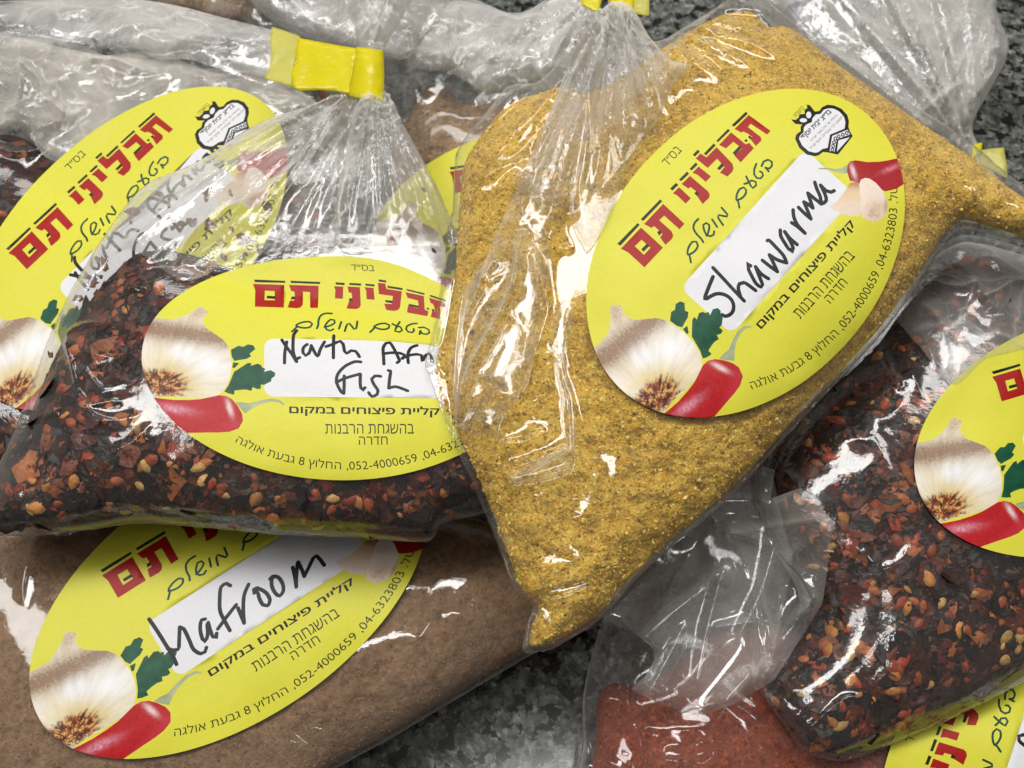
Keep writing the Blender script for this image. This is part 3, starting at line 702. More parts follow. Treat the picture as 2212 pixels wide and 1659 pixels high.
# ------------------------------------------------------------------ bags
class Bag:
    def __init__(s, label, film, contents, z, slope=(0, 0), Hf=0.008, Hc=0.014, Rf=140, Rc=170, group='bags of spice on the counter', margin=0.0011, fstep=7.0, tension=0.5, low=0.8):
        s.film = Poly(film, 8.0, tension); s.cont = Poly(contents, 8.0) if contents else None
        s.z, s.slope, s.Hf, s.Hc, s.Rf, s.Rc, s.margin, s.low = z, slope, Hf, Hc, Rf, Rc, margin, low
        s.cen = s.film.L.mean(0) if not contents else s.cont.L.mean(0)
        b = unproj(s.cen[None], np.array([z]))[0]
        n = CAM - b; s.n = n / np.linalg.norm(n); s.n = s.n / s.n[2] * 1.0
        s.fstep = fstep; s.creases = []; s.necks = []; s.ellipse = []; s.seed = random.randint(0, 9999); s.amp = 0.0006; s.rgh = 0.0005
        o = bpy.data.objects.new('spice_bag', None); C.objects.link(o); o.location = (b[0], b[1], 0); o.empty_display_size = 0.02
        o['label'] = label; o['category'] = 'spice bag'; o['group'] = group or ''; s.root = o
    def midz(s, P): return s.z + s.slope[0] * (P[:, 0] - s.cen[0]) / 1000 + s.slope[1] * (P[:, 1] - s.cen[1]) / 1000
    def base(s, P): return unproj(P, s.midz(P))
    def prof(s, d, R): t = np.clip(d / R, 0, 1); return np.sqrt(np.maximum(1 - (1 - t) ** 2, 0)) * (0.86 + 0.14 * t)
    def hc(s, P, noise=True):
        if s.cont is None: return np.zeros(len(P))
        d = s.cont.d(P); h = s.Hc * s.prof(d, s.Rc)
        if noise: h = h + (s.rgh * fbm(P[:, 0] / 60, P[:, 1] / 60, s.seed, 4) - 0.0002) * np.clip(d / 20, 0, 1)
        return np.where(d > 0, h, -1)
    def gather(s, P, necks=None):
        g_ = np.zeros(len(P))
        for cx, cy, A, k, Lr in (s.necks if necks is None else necks): g_ = g_ + np.exp(-np.hypot(P[:, 0] - cx, P[:, 1] - cy) / (Lr * 0.36))
        return g_
    def put_gather(s, o, g_):
        a = o.data.attributes.new('gather', 'FLOAT', 'POINT'); a.data.foreach_set('value', np.asarray(g_, np.float32))
    def wrinkle(s, P):
        x, y = P[:, 0], P[:, 1]
        wx = x + 18 * pn(x / 90, y / 90, s.seed + 5); wy = y + 18 * pn(x / 90, y / 90, s.seed + 6)
        r1 = 1 - np.abs(pn(wx / 150, wy / 150, s.seed)); r2 = 1 - np.abs(pn(wx / 70, wy / 70, s.seed + 2))
        w_ = s.amp * (1.2 * np.clip(r1, 0, 1) ** 6 + 0.25 * np.clip(r2, 0, 1) ** 6) * sstep(-0.35, 0.45, pn(x / 210, y / 210, s.seed + 4)) + s.amp * 0.10 * pn(x / 45, y / 45, s.seed + 3)
        for cx, cy, A, k, Lr in s.necks:
            dx, dy = x - cx, y - cy; r = np.hypot(dx, dy); a = np.arctan2(dy, dx)
            v = 1 - np.abs(pn(a * k, r / 800, s.seed + 9)) * 1.7
            v2 = 1 - np.abs(pn(a * k * 2.3, r / 500, s.seed + 19)) * 1.7
            w_ = w_ + A * (np.clip(v, 0, 1) ** 2 + 0.3 * np.clip(v2, 0, 1) ** 2) * np.exp(-r / Lr) * sstep(10, 70, r)
        for pts, A, wd in s.creases:
            Lc = smooth_loop(pts, 12, False); d = seg_dist(P, Lc[:-1], Lc[1:])
            w_ = w_ + A * np.exp(-np.abs(d) / wd)
        m = np.ones(len(P))
        for pl in s.ellipse:
            q = pl.art(P); m *= sstep(1.04, 1.28, np.hypot(q[:, 0] / 1.5, q[:, 1]))
        return np.maximum(w_ * m, -0.0003)
    def hf(s, P, wr=True):
        d = s.film.d(P); h = s.Hf * s.prof(d, s.Rf)
        if s.cont is not None:
            c = s.hc(P, False) + s.margin * np.clip(d / 12, 0, 1)
            c = np.where(c < 0, 0, c)
            # soft maximum
            k = 0.0009; e = np.clip(0.5 + 0.5 * (c - h) / k, 0, 1); h = h * (1 - e) + c * e + k * e * (1 - e)
        if wr: h = h + s.wrinkle(P) * np.clip(d / 22, 0, 1)
        return h
    def top(s, P, h): 
        X = s.base(P) + s.n * h[:, None]
        X[:, 2] = np.maximum(X[:, 2], sup_at(X) + 0.0008 + np.minimum(h * 0.5, 0.0012)); return X
    def bottom(s, P, h):
        X = s.base(P) - s.n * h[:, None] * s.low
        X[:, 2] = np.maximum(X[:, 2], sup_at(X) + 0.0005); return X
    def build_film(s, mat, name='bag_film'):
        V, F = cdt_fill(s.film, s.fstep, lines=[(c, wd) for c, A, wd in s.creases]); h = s.hf(V); d = s.film.d(V); e = seg_dist(V, s.film.A, s.film.B) < 0.01
        hb = np.maximum(s.Hf * s.prof(d, s.Rf), np.where(s.hc(V, False) > 0, s.hc(V, False) + s.margin, 0)) * np.clip(d / 12, 0, 1)
        T = s.top(V, h); B = s.bottom(V, hb)
        B[:, 2] = np.minimum(B[:, 2], T[:, 2] - 0.0001); T[e, 2] = np.maximum(T[e, 2], 0.0006); B[e] = T[e]
        n = len(V); mp = np.where(e, np.arange(n), np.arange(n) + n)
        a, b, c = V[F[:, 0]], V[F[:, 1]], V[F[:, 2]]
        cr = (b[:, 0] - a[:, 0]) * (c[:, 1] - a[:, 1]) - (b[:, 1] - a[:, 1]) * (c[:, 0] - a[:, 0])
        F[cr > 0] = F[cr > 0][:, ::-1]
        FB = mp[F][:, ::-1]
        s.film_o = mesh(name, np.concatenate([T, B]), np.concatenate([F, FB]), mat, s.root)
        s.put_gather(s.film_o, np.tile(s.gather(V), 2)); s._tv = (T, F)
    def build_contents(s, mat, name, step=7.0):
        V, F = cdt_fill(s.cont, step); d = s.cont.d(V); e = seg_dist(V, s.cont.A, s.cont.B) < 0.01
        T = s.base(V) + s.n * np.maximum(s.hc(V), 0)[:, None]; T[:, 2] = np.maximum(T[:, 2], sup_at(T) + 0.0009)
        B = s.bottom(V, s.Hc * s.prof(d, s.Rc)); B[:, 2] = np.minimum(np.maximum(B[:, 2], sup_at(B) + 0.0008), T[:, 2] - 0.00005)
        B[e] = T[e]
        n = len(V); mp = np.where(e, np.arange(n), np.arange(n) + n)
        a, b, c = V[F[:, 0]], V[F[:, 1]], V[F[:, 2]]
        cr = (b[:, 0] - a[:, 0]) * (c[:, 1] - a[:, 1]) - (b[:, 1] - a[:, 1]) * (c[:, 0] - a[:, 0])
        F[cr > 0] = F[cr > 0][:, ::-1]
        o = mesh(name, np.concatenate([T, B]), np.concatenate([F, mp[F][:, ::-1]]), mat, s.root); s.cont_o = o; return o
    def settle(s): sup_add(*s._tv)
    def label(s, pl, extra, off=0.00022):
        A, F, col = label_art(extra); P0 = pl.px(A); P = P0.copy()
        for _ in range(4):
            X = s.top(P, s.hf(P, False) + off); P = P - (proj(X) - P0) * 0.9
        rr = np.hypot(A[:, 0] / 1.5, A[:, 1]); und = 0.00034 * (fbm(A[:, 0] * 1.6, A[:, 1] * 1.6, s.seed, 2) + 0.6) + 0.0005 * sstep(0.86, 1.0, rr) * np.clip(pn(np.arctan2(A[:, 1], A[:, 0]) * 2.2, 0 * rr, s.seed + 3) + 0.3, 0, 1)
        X = s.top(P, s.hf(P, False) + off + und)
        o = mesh('paper_label', X, F, PAPER, s.root); corner_colors(o.data, col); return o
    def flakes(s, n, smin, smax, parent=None, stray=0, reach=60, seeds=0.05):
        lo, hi = s.cont.L.min(0), s.cont.L.max(0); lo = np.maximum(lo, (-60, -60)); hi = np.minimum(hi, (PW + 60, PH + 60))
        P = rng.uniform(lo, hi, (n * 3, 2)); P = P[s.cont.inside(P)]; P = P[seg_dist(P, s.cont.A, s.cont.B) > 9][:n]
        for pl in s.ellipse:
            q = pl.art(P); P = P[np.hypot(q[:, 0] / 1.5, q[:, 1]) > 0.94]
        h = s.hc(P); X = s.base(P) + s.n * (h + 0.0002)[:, None]; X[:, 2] = np.maximum(X[:, 2], sup_at(X) + 0.001)
        e = 6.0
        Xa = s.base(P + (e, 0)) + s.n * s.hc(P + (e, 0), False)[:, None] - s.base(P - (e, 0)) - s.n * s.hc(P - (e, 0), False)[:, None]
        Xb = s.base(P - (0, e)) + s.n * s.hc(P - (0, e), False)[:, None] - s.base(P + (0, e)) - s.n * s.hc(P + (0, e), False)[:, None]
        nr = np.cross(Xa, Xb); nr /= np.linalg.norm(nr, axis=1)[:, None] + 1e-12
        if stray:
            lo, hi = s.film.L.min(0), s.film.L.max(0); lo = np.maximum(lo, (-60, -60)); hi = np.minimum(hi, (PW + 60, PH + 60))
            Q = rng.uniform(lo, hi, (stray * 60, 2))
            dc = seg_dist(Q, s.cont.A, s.cont.B); ok = s.film.inside(Q) & ~s.cont.inside(Q) & (s.film.d(Q) > 14) & (rng.random(len(Q)) < np.exp(-dc / reach)); Q = Q[ok][:stray]
            Xs = s.base(Q) + s.n * (np.maximum(s.hf(Q, False) - 0.0006, 0))[:, None]; Xs[:, 2] = np.maximum(Xs[:, 2], sup_at(Xs) + 0.0012)
            X = np.concatenate([X, Xs]); nr = np.concatenate([nr, np.tile(s.n / np.linalg.norm(s.n), (len(Q), 1))])
        V = []; F = []; col = []
        pal = [((0.010, 0.006, 0.005), 0.42), ((0.034, 0.010, 0.006), 0.22), ((0.075, 0.014, 0.007), 0.19), ((0.14, 0.034, 0.011), 0.13), ((0.30, 0.09, 0.022), 0.07), ((0.26, 0.035, 0.012), 0.04)]
        pc = np.array([p[0] for p in pal]); pw = np.array([p[1] for p in pal]); pw /= pw.sum()
        for i in range(len(X)):
            st_ = i >= len(P)
            nn = Vector(nr[i]) + Vector(rng.normal(0, 0.05 if st_ else 0.18, 3)); nn.normalize()
            t = nn.orthogonal().normalized(); t.rotate(Matrix.Rotation(rng.uniform(0, 6.28), 3, nn)); b = nn.cross(t)
            k = len(V); X0 = Vector(X[i])
            if rng.random() < seeds and not st_:
                a = 0.0007 + 0.0012 * rng.random() ** 0.8; bb = a * rng.uniform(0.6, 0.85); hh = a * 0.35
                c = np.array(random.choice([(0.50, 0.20, 0.045), (0.42, 0.12, 0.03), (0.36, 0.075, 0.022), (0.55, 0.32, 0.10), (0.34, 0.05, 0.018), (0.28, 0.06, 0.02)])) * rng.uniform(0.7, 1.1)
                m = 9
                for r, z in ((1.0, 0.0), (0.72, 0.75), (0.3, 1.0)):
                    for j in range(m):
                        th = 2 * math.pi * j / m; tip = 1 + 0.35 * max(0, math.cos(th)) ** 5
                        V.append(X0 + t * (a * r * tip * math.cos(th)) + b * (bb * r * math.sin(th)) + nn * (hh * z + 0.0003))
                for q in range(2):
                    for j in range(m): F.append((k + q * m + j, k + q * m + (j + 1) % m, k + (q + 1) * m + (j + 1) % m, k + (q + 1) * m + j)); col += [c] * 4
                F.append(tuple(range(k + 2 * m, k + 3 * m))); col += [c * 1.05] * m
            else:
                r0 = smin + (smax - smin) * rng.random() ** 1.6 * (0.5 if st_ else 1) * (1.0 if rng.random() < 0.8 else 0.5); el = rng.uniform(0.35, 1.0); m = 8
                c = pc[rng.choice(len(pc), p=pw)] * rng.uniform(0.7, 1.3)
                if st_: c = np.array((0.16, 0.045, 0.016)) * rng.uniform(0.5, 1.6)
                cv = rng.uniform(-0.5, 0.9) * (0.2 if st_ else 1)
                V.append(X0 + nn * 0.0002); 
                for q in (0.55, 1.0):
                    for j in range(m):
                        th = 2 * math.pi * (j + rng.uniform(-0.3, 0.3)) / m; r = r0 * q * rng.uniform(0.5, 1.2)
                        u_, v_ = r * math.cos(th), r * el * math.sin(th)
                        V.append(X0 + t * u_ + b * v_ - nn * (cv * u_ * u_ / r0 * 0.5) + nn * rng.normal(0, 0.07 * r0))
                for j in range(m):
                    F.append((k, k + 1 + j, k + 1 + (j + 1) % m)); col += [c * 1.1] * 3
                    F.append((k + 1 + j, k + 1 + m + j, k + 1 + m + (j + 1) % m, k + 1 + (j + 1) % m)); col += [c, c * 0.8, c * 0.8, c]
        off = np.array(s.root.location); V = np.array([tuple(v) for v in V])
        o = mesh('chili_flakes', V, [tuple(f) for f in F], FLAKE, s.root); corner_colors(o.data, np.clip(np.array(col), 0, 0.9)); o['kind'] = 'stuff'
        return o
    def grains(s, n, smin, smax, pal):
        lo, hi = np.maximum(s.cont.L.min(0), (-40, -40)), np.minimum(s.cont.L.max(0), (PW + 40, PH + 40))
        P = rng.uniform(lo, hi, (n * 3, 2)); P = P[s.cont.inside(P)]; P = P[seg_dist(P, s.cont.A, s.cont.B) > 4][:n]
        for pl in s.ellipse:
            q = pl.art(P); P = P[np.hypot(q[:, 0] / 1.5, q[:, 1]) > 0.93]
        m = len(P); X = s.base(P) + s.n * (s.hc(P) + 0.00004)[:, None]; X[:, 2] = np.maximum(X[:, 2], sup_at(X) + 0.001)
        nr = np.tile(s.n / np.linalg.norm(s.n), (m, 1)) + rng.normal(0, 0.45, (m, 3)); nr /= np.linalg.norm(nr, axis=1)[:, None]
        t = np.cross(nr, rng.normal(0, 1, (m, 3))); t /= np.linalg.norm(t, axis=1)[:, None]; b = np.cross(nr, t)
        r = (smin + (smax - smin) * rng.random(m) ** 2.5); el = rng.uniform(0.3, 0.9, m)
        V = np.empty((m, 6, 3)); V[:, 5] = X + nr * (r * 0.3)[:, None]
        for k in range(5):
            th = 2 * np.pi * k / 5 + rng.uniform(-0.4, 0.4, m); rr = r * rng.uniform(0.7, 1.15, m)
            V[:, k] = X + t * (rr * np.cos(th))[:, None] + b * (rr * el * np.sin(th))[:, None] - nr * (r * 0.1)[:, None]
        F = np.array([(k, (k + 1) % 5, 5) for k in range(5)]); FF = (np.arange(m)[:, None, None] * 6 + F[None]).reshape(-1, 3)
        pc = np.array([p[0] for p in pal]); pw = np.array([p[1] for p in pal]); c = pc[rng.choice(len(pc), m, p=pw / pw.sum())] * rng.uniform(0.75, 1.2, (m, 1))
        o = mesh('spice_grains', V.reshape(-1, 3), FF, GRAIN, s.root, smooth=False); corner_colors(o.data, np.clip(np.repeat(c, 15, 0), 0, 0.9)); o['kind'] = 'stuff'
    def extra_film(s, name, outline, lift, mat, necks=(), creases=(), amp=0.0006, Hf=0.003, Rf=60, step=7.0, parent=None, tension=0.5):
        """another fold of film lying on this bag"""
        p = Poly(outline, 8.0, tension); V, F = cdt_fill(p, step, lines=[(c, wd) for c, A, wd in creases])
        old = (s.necks, s.creases, s.amp, s.ellipse); s.necks, s.creases, s.amp = list(necks), list(creases), amp
        d = p.d(V); wv = s.wrinkle(V) * np.clip(d / 16, 0, 1); s.necks, s.creases, s.amp, s.ellipse = old
        base = s.hf(V, False) + lift
        T = s.top(V, base + Hf * s.prof(d, Rf) + wv); a, b, c = V[F[:, 0]], V[F[:, 1]], V[F[:, 2]]
        cr = (b[:, 0] - a[:, 0]) * (c[:, 1] - a[:, 1]) - (b[:, 1] - a[:, 1]) * (c[:, 0] - a[:, 0])
        F[cr > 0] = F[cr > 0][:, ::-1]
        o = mesh(name, T, F, mat, parent or s.root); s.put_gather(o, s.gather(V, necks))
        return o, T, F
    def tape(s, name, outline, mat, z, bulge=None, parent=None, tension=0.06, thick=0.00025, wav=0.0004):
        p = Poly(outline, 6.0, tension); V, F = cdt_fill(p, 8.0)
        zz = np.full(len(V), z) if not callable(z) else z(V)
        zz = zz + wav * pn(V[:, 0] / 40, V[:, 1] / 60, 77)
        if bulge: zz = zz + bulge(V)
        T = unproj(V, zz); B = T - np.array([0, 0, thick])
        a, b, c = V[F[:, 0]], V[F[:, 1]], V[F[:, 2]]
        cr = (b[:, 0] - a[:, 0]) * (c[:, 1] - a[:, 1]) - (b[:, 1] - a[:, 1]) * (c[:, 0] - a[:, 0])
        F[cr > 0] = F[cr > 0][:, ::-1]
        n = len(V); cnt = {}
        for f in F:
            for q in range(3):
                k = (int(f[q]), int(f[(q + 1) % 3])); cnt[k] = 1
        side = [(k[1], k[0], k[0] + n, k[1] + n) for k in cnt if (k[1], k[0]) not in cnt]
        FF = [tuple(int(i) for i in f) for f in F] + [tuple(int(i) + n for i in f[::-1]) for f in F] + side
        V3 = np.concatenate([T, B])
        if parent is not None:
            o = mesh(name, V3, FF, mat, s.root); o.parent = parent
        else: o = mesh(name, V3, FF, mat, s.root)
        return o

def loose_folds(bag, outline, n, lift, mat, ang, spread=0.5, nc=9, A=0.0022, name='loose_fold', **kw):
    P = np.array(outline, float); c = P.mean(0); ext = P.max(0) - P.min(0)
    for k in range(n):
        Q = c + (P - c) * rng.uniform(0.88, 1.02) + rng.normal(0, 9, P.shape); cr = []
        pg = Poly(Q, 12.0, 0.3)
        for _ in range(nc):
            for _t in range(30):
                p = c + rng.uniform(-0.5, 0.5, 2) * ext
                if pg.inside(p[None])[0]: break
            a = math.radians(ang) + rng.normal(0, spread); L = rng.uniform(0.10, 0.34) * ext.max(); ln = [p]; m = 4
            for q in range(m):
                a += rng.normal(0, 0.22); ln.append(ln[-1] + L / m * np.array([math.cos(a), math.sin(a)]))
            cr.append(([tuple(x) for x in ln], A * rng.uniform(0.4, 1.2), 5 + 20 * rng.random() ** 2))
        bag.extra_film(name, Q, lift + 0.0013 * k, mat, creases=cr, amp=kw.get('amp', 0.0006), Hf=kw.get('Hf', 0.0016), Rf=40, tension=0.3, necks=kw.get('necks', ()))
# zoom helpers for crease lines
def zl(ox, oy, sc): return lambda pts: [((ox + x / sc) * K, (oy + y / sc) * K) for x, y in pts]
zs1 = zl(1000, 500, 2.074); zs2 = zl(1050, 0, 3.16); zn = zl(0, 580, 2.5918); zf = zl(1400, 1100, 2.37); zr = zl(2000, 550, 3.318); zx = zl(1900, 0, 3.6867); zb = zl(0, 0, 3.16); zt_ = zl(600, 0, 2.5918); zp = zl(850, 1235, 2.5918)

# ---- M : brown powder, lower left
M = Bag('brown powder bag with a handwritten Mafroom label, lowest at bottom left',
        [(-140,1080),(200,1040),(800,1060),(1120,1140),(1290,1250),(1335,1325),(1250,1368),(1150,1412),(1000,1500),(850,1590),(720,1664),(600,1765),(-140,1780)],
        [(-130,1090),(200,1055),(800,1075),(1110,1150),(1270,1260),(1305,1325),(1240,1360),(1145,1402),(995,1490),(845,1580),(712,1655),(595,1755),(-130,1770)],
        0.0165, (0, 0.002), 0.015, 0.0155, 240, 240, margin=0.0006)
M.ellipse = [PL_M]; M.amp = 0.0003
M.creases = [([(110,1150),(85,1220),(75,1290),(95,1345)], 0.0012, 9), ([(185,1180),(165,1240),(150,1275)], 0.0012, 8), ([(650,1560),(700,1575),(705,1600),(620,1595)], 0.0006, 7), ([(600,1560),(660,1600)], 0.0006, 7)]
M.build_contents(BROWN, 'spice_powder'); M.grains(14000, 0.00012, 0.00042, [((0.25, 0.15, 0.085), 0.45), ((0.17, 0.10, 0.055), 0.28), ((0.34, 0.22, 0.135), 0.22), ((0.09, 0.05, 0.03), 0.05)]); M.build_film(FILM); M.label(PL_M, HAND_M); M.settle()

# ---- P : red paprika, bottom right
P_ = Bag('dark red paprika bag under the crumpled film at the bottom right',
         [(1266,1760),(1260,1600),(1262,1500),(1285,1400),(1312,1330),(1500,1290),(1750,1380),(1900,1450),(2330,1430),(2330,1780)],
         [(1295,1760),(1288,1600),(1292,1515),(1318,1478),(1390,1480),(1450,1440),(1540,1370),(1680,1360),(1800,1420),(1900,1480),(2310,1480),(2310,1780)],
         0.013, (0, 0), 0.010, 0.012, 160, 160, margin=0.0012)
P_.ellipse = [PL_P]
P_.creases = [(zp([(1820,1150),(1830,1290),(1900,1450),(1960,1659)]), 0.0022, 10), (zp([(1540,1010),(1520,1300),(1560,1659)]), 0.0010, 8), (zp([(1540,1010),(1600,1130),(1720,1160)]), 0.0012, 9), ([(1640,1560),(1700,1640),(1780,1700)], 0.001, 9), ([(1560,1500),(1700,1590),(1860,1660)], 0.001, 9)]
P_.build_contents(PAPRIKA, 'spice_powder'); P_.grains(9000, 0.00015, 0.0007, [((0.25, 0.045, 0.015), 0.45), ((0.17, 0.029, 0.010), 0.35), ((0.34, 0.08, 0.024), 0.15), ((0.09, 0.016, 0.008), 0.05)]); P_.build_film(FILM_SOFT); P_.label(PL_P, HAND_N); P_.settle()

# ---- far bags along the top
H_ = Bag('dim olive brown bag at the top edge between two clear bags',
         [(300,-120),(330,10),(420,45),(520,70),(660,110),(720,60),(700,-120)], [(330,-120),(345,5),(420,35),(500,55),(560,30),(600,-120)], 0.014, (0, 0), 0.008, 0.010, 90, 90)
H_.build_contents(GREYBROWN, 'spice_powder'); H_.build_film(FILM_FAR); H_.settle()
G = Bag('earth brown bag with an oval label peeping out between the two tied bags',
        [(800,160),(850,90),(900,25),(1010,5),(1110,30),(1170,10),(1235,-20),(1262,-60),(1310,-60),(1300,0),(1290,60),(1330,200),(1330,640),(1100,720),(900,700),(800,560)],
        [(850,320),(872,272),(905,215),(930,192),(973,195),(992,222),(1053,218),(1150,235),(1260,280),(1290,420),(1290,620),(1100,690),(920,680),(840,560)],
        0.020, (0, 0), 0.009, 0.012, 110, 130)
G.ellipse = [PL_G]; G.necks = [(1280, 0, 0.003, 5, 160)]; G.amp = 0.0010
G.creases = [(zt_([(1215,130),(1150,350),(1130,560)]), 0.003, 16), (zt_([(1740,60),(1690,300),(1640,560)]), 0.002, 10), (zt_([(1250,130),(1600,140),(1740,50)]), 0.001, 10), (zt_([(1890,60),(2000,150),(2150,180)]), 0.0016, 10)]
G.build_contents(GREYBROWN, 'spice_powder'); G.build_film(FILM_SOFT); G.label(PL_G, HAND_N)
loose_folds(G, [(880,40),(1010,5),(1110,35),(1235,-20),(1300,-50),(1285,60),(1250,150),(1180,190),(1105,195),(1060,215),(990,195),(950,170),(890,170)], 3, 0.0008, FILM_HAZE, 110, 0.6, 14, necks=[(1280, 0, 0.003, 5, 200)])
G.tape('closure_tape', [(1254,-30),(1306,-30),(1292,27),(1256,10)], TAPE, 0.045); G.settle()

X_ = Bag('clear bag with an open fanned mouth at the top right corner',
         [(1600,-70),(2150,-70),(2152,20),(2178,105),(2140,190),(2100,270),(2122,330),(2150,380),(2165,420),(2150,470),(2090,480),(2030,450),(2040,410),(2085,372),(2060,330),(1960,300),(1850,215),(1700,90)],
         None,
         0.018, (0, -0.004), 0.008, 0.012, 110, 70)
WR = Bag('blue plastic wrapper seen through the clear bag mouth at the top right',
         [(1690,-60),(1780,-60),(1772,20),(1748,85),(1715,75),(1700,20)], None, 0.008, (0, 0), 0.004, 0, 40, 40, group=None)
WR.root.name = 'plastic_wrapper'; WR.root['category'] = 'wrapper'; del WR.root['group']
WR.build_film(tape_mat('blue_plastic', (0.04, 0.05, 0.32), 0.95), 'wrapper_sheet'); WR.settle()
X_.necks = [(2105, 350, 0.0075, 6, 420)]; X_.amp = 0.0012
X_.creases = [(zx([(1060,0),(1140,250),(1180,600),(1150,880)]), 0.004, 12), (zx([(1700,20),(1500,450),(1300,950)]), 0.005, 12), (zx([(1980,20),(1900,300),(1880,540)]), 0.003, 10), (zx([(870,150),(790,260),(820,500),(880,690)]), 0.003, 10), (zx([(1930,430),(1980,520),(1700,900)]), 0.004, 11)]
X_.build_film(FILM_FAR)
loose_folds(X_, [(1640,-60),(2140,-60),(2145,20),(2168,105),(2130,190),(2092,270),(2060,310),(1960,285),(1850,205),(1720,80)], 2, 0.0008, FILM_HAZE, 115, 0.35, 8, necks=[(2105, 350, 0.006, 6, 420)])
tp = X_.tape('closure_tape', [(2099,313),(2122,308),(2120,330),(2100,345)], TAPE, 0.036)
X_.tape('tape_tail', [(2118,324),(2168,319),(2174,352),(2176,385),(2150,372),(2118,356)], TAPE_PALE, 0.0355, parent=tp); X_.settle()

T_ = Bag('empty looking pale clear bag at the top beside the yellow tape',
         [(470,-120),(540,0),(600,52),(690,90),(780,125),(880,150),(960,60),(960,-120)], None, 0.022, (0, 0), 0.008, 0, 90, 90)
T_.amp = 0.0012; T_.build_film(FILM_FAR); loose_folds(T_, [(480,-90),(545,0),(605,50),(695,88),(785,122),(870,135),(940,50),(940,-90)], 3, 0.0006, FILM_HAZE, 60, 0.6, 14); T_.settle()

# ---- R : chili flakes at the right, its open mouth fans out over the paprika
R = Bag('dark chili flake bag on the right with a loose crumpled mouth and half a label',
        [(1900,640),(2000,560),(2080,510),(2230,545),(2360,620),(2380,900),(2360,1300),(2240,1450),(2100,1530),(2000,1575),(1880,1625),(1810,1643),(1740,1622),(1690,1560),(1645,1490),(1650,1430),(1700,1390),(1740,1300),(1700,1200),(1650,1090),(1650,980),(1740,860),(1830,760)],
        [(1890,755),(1945,680),(2010,610),(2090,560),(2225,572),(2345,645),(2360,900),(2340,1290),(2220,1430),(2090,1515),(1990,1558),(1875,1608),(1810,1628),(1750,1608),(1700,1545),(1665,1490),(1690,1420),(1740,1370),(1770,1300),(1720,1200),(1670,1090),(1680,990),(1760,880)],
        0.030, (0, -0.006), 0.010, 0.0155, 150, 230, margin=0.0016)
R.ellipse = [PL_R]; R.amp = 0.0007
R.creases = [(zr([(860,440),(1080,500),(1235,640),(1200,720),(880,970),(960,1200)]), 0.0011, 8), (zr([(540,1030),(570,1150),(660,1350)]), 0.0011, 8), (zr([(760,1260),(850,1450)]), 0.0010, 8), (zr([(1060,20),(900,350),(500,900)]), 0.001, 8), (zr([(1370,760),(1510,620),(1420,760),(1659,690)]), 0.0012, 7),
             ([(1750,1560),(1850,1480),(1890,1540)], 0.0012, 8), ([(1660,1470),(1760,1540),(1790,1560)], 0.0010, 8), ([(2060,905),(2080,980),(2140,1120),(2250,1180)], 0.0012, 9), ([(2140,900),(2160,960),(2240,1060)], 0.0012, 8), ([(2000,930),(2040,1030),(2060,1090)], 0.001, 8)]
R.build_contents(DARKMASS, 'chili_mass', 9.0); R.flakes(3800, 0.0007, 0.0043); R.build_film(FILM_LUMPY); loose_folds(R, [(1930,650),(2000,580),(2080,522),(2230,552),(2340,620),(2330,740),(2215,775),(2115,815),(2050,850),(1985,770)], 1, 0.0006, FILM_HAZE, 40, 0.6, 8); R.label(PL_R, HAND_N)
FLAP = [(1500,1060),(1590,990),(1690,1020),(1682,1078),(1750,1058),(1818,1125),(1805,1210),(1790,1292),(1740,1370),(1690,1450),(1600,1510),(1520,1537),(1440,1512),(1378,1480),(1425,1435),(1425,1395),(1390,1365),(1310,1327),(1340,1250),(1420,1170)]
R.extra_film('bag_mouth', [(1505,1070),(1590,1000),(1680,1030),(1700,1110),(1720,1205),(1690,1330),(1670,1440),(1590,1500),(1450,1500),(1395,1470),(1430,1400),(1330,1320),(1360,1240),(1430,1175)], 0.002, FILM_GREY,
    creases=[(zf(c), a, 26) for c, a in (([(700,600),(560,900),(500,1250),(450,1450)], 0.004), ([(900,700),(820,1000),(760,1300)], 0.003), ([(1200,520),(1120,800),(1000,1050)], 0.003))], amp=0.0004, Hf=0.001, Rf=30, step=6.0, tension=0.1)
o, T3, F3 = R.extra_film('bag_mouth', FLAP, 0.0045, FILM_GREY, necks=[],
    creases=[(zf(c), a, wd) for c, a, wd in (([(900,720),(600,950),(430,1110)], 0.0050, 24), ([(670,420),(850,355),(900,690)], 0.004, 22), ([(830,295),(1160,300)], 0.004, 24), ([(975,465),(1050,680),(1110,930),(1140,1180)], 0.0045, 22),
        ([(975,465),(1120,510),(1310,640),(1450,830)], 0.004, 20), ([(1475,850),(1330,950),(1200,1130),(1000,1330),(850,1510)], 0.005, 24), ([(1555,390),(1300,620)], 0.003, 22), ([(1555,390),(1000,470)], 0.003, 16),
        ([(1100,720),(1200,1100)], 0.003, 10), ([(450,1470),(700,1000)], 0.004, 18), ([(870,1000),(1050,970)], 0.002, 8), ([(280,1280),(430,1120)], 0.002, 10))], amp=0.0002, Hf=0.001, Rf=30, step=5.0, tension=0.08)
R.settle(); sup_add(T3, F3)

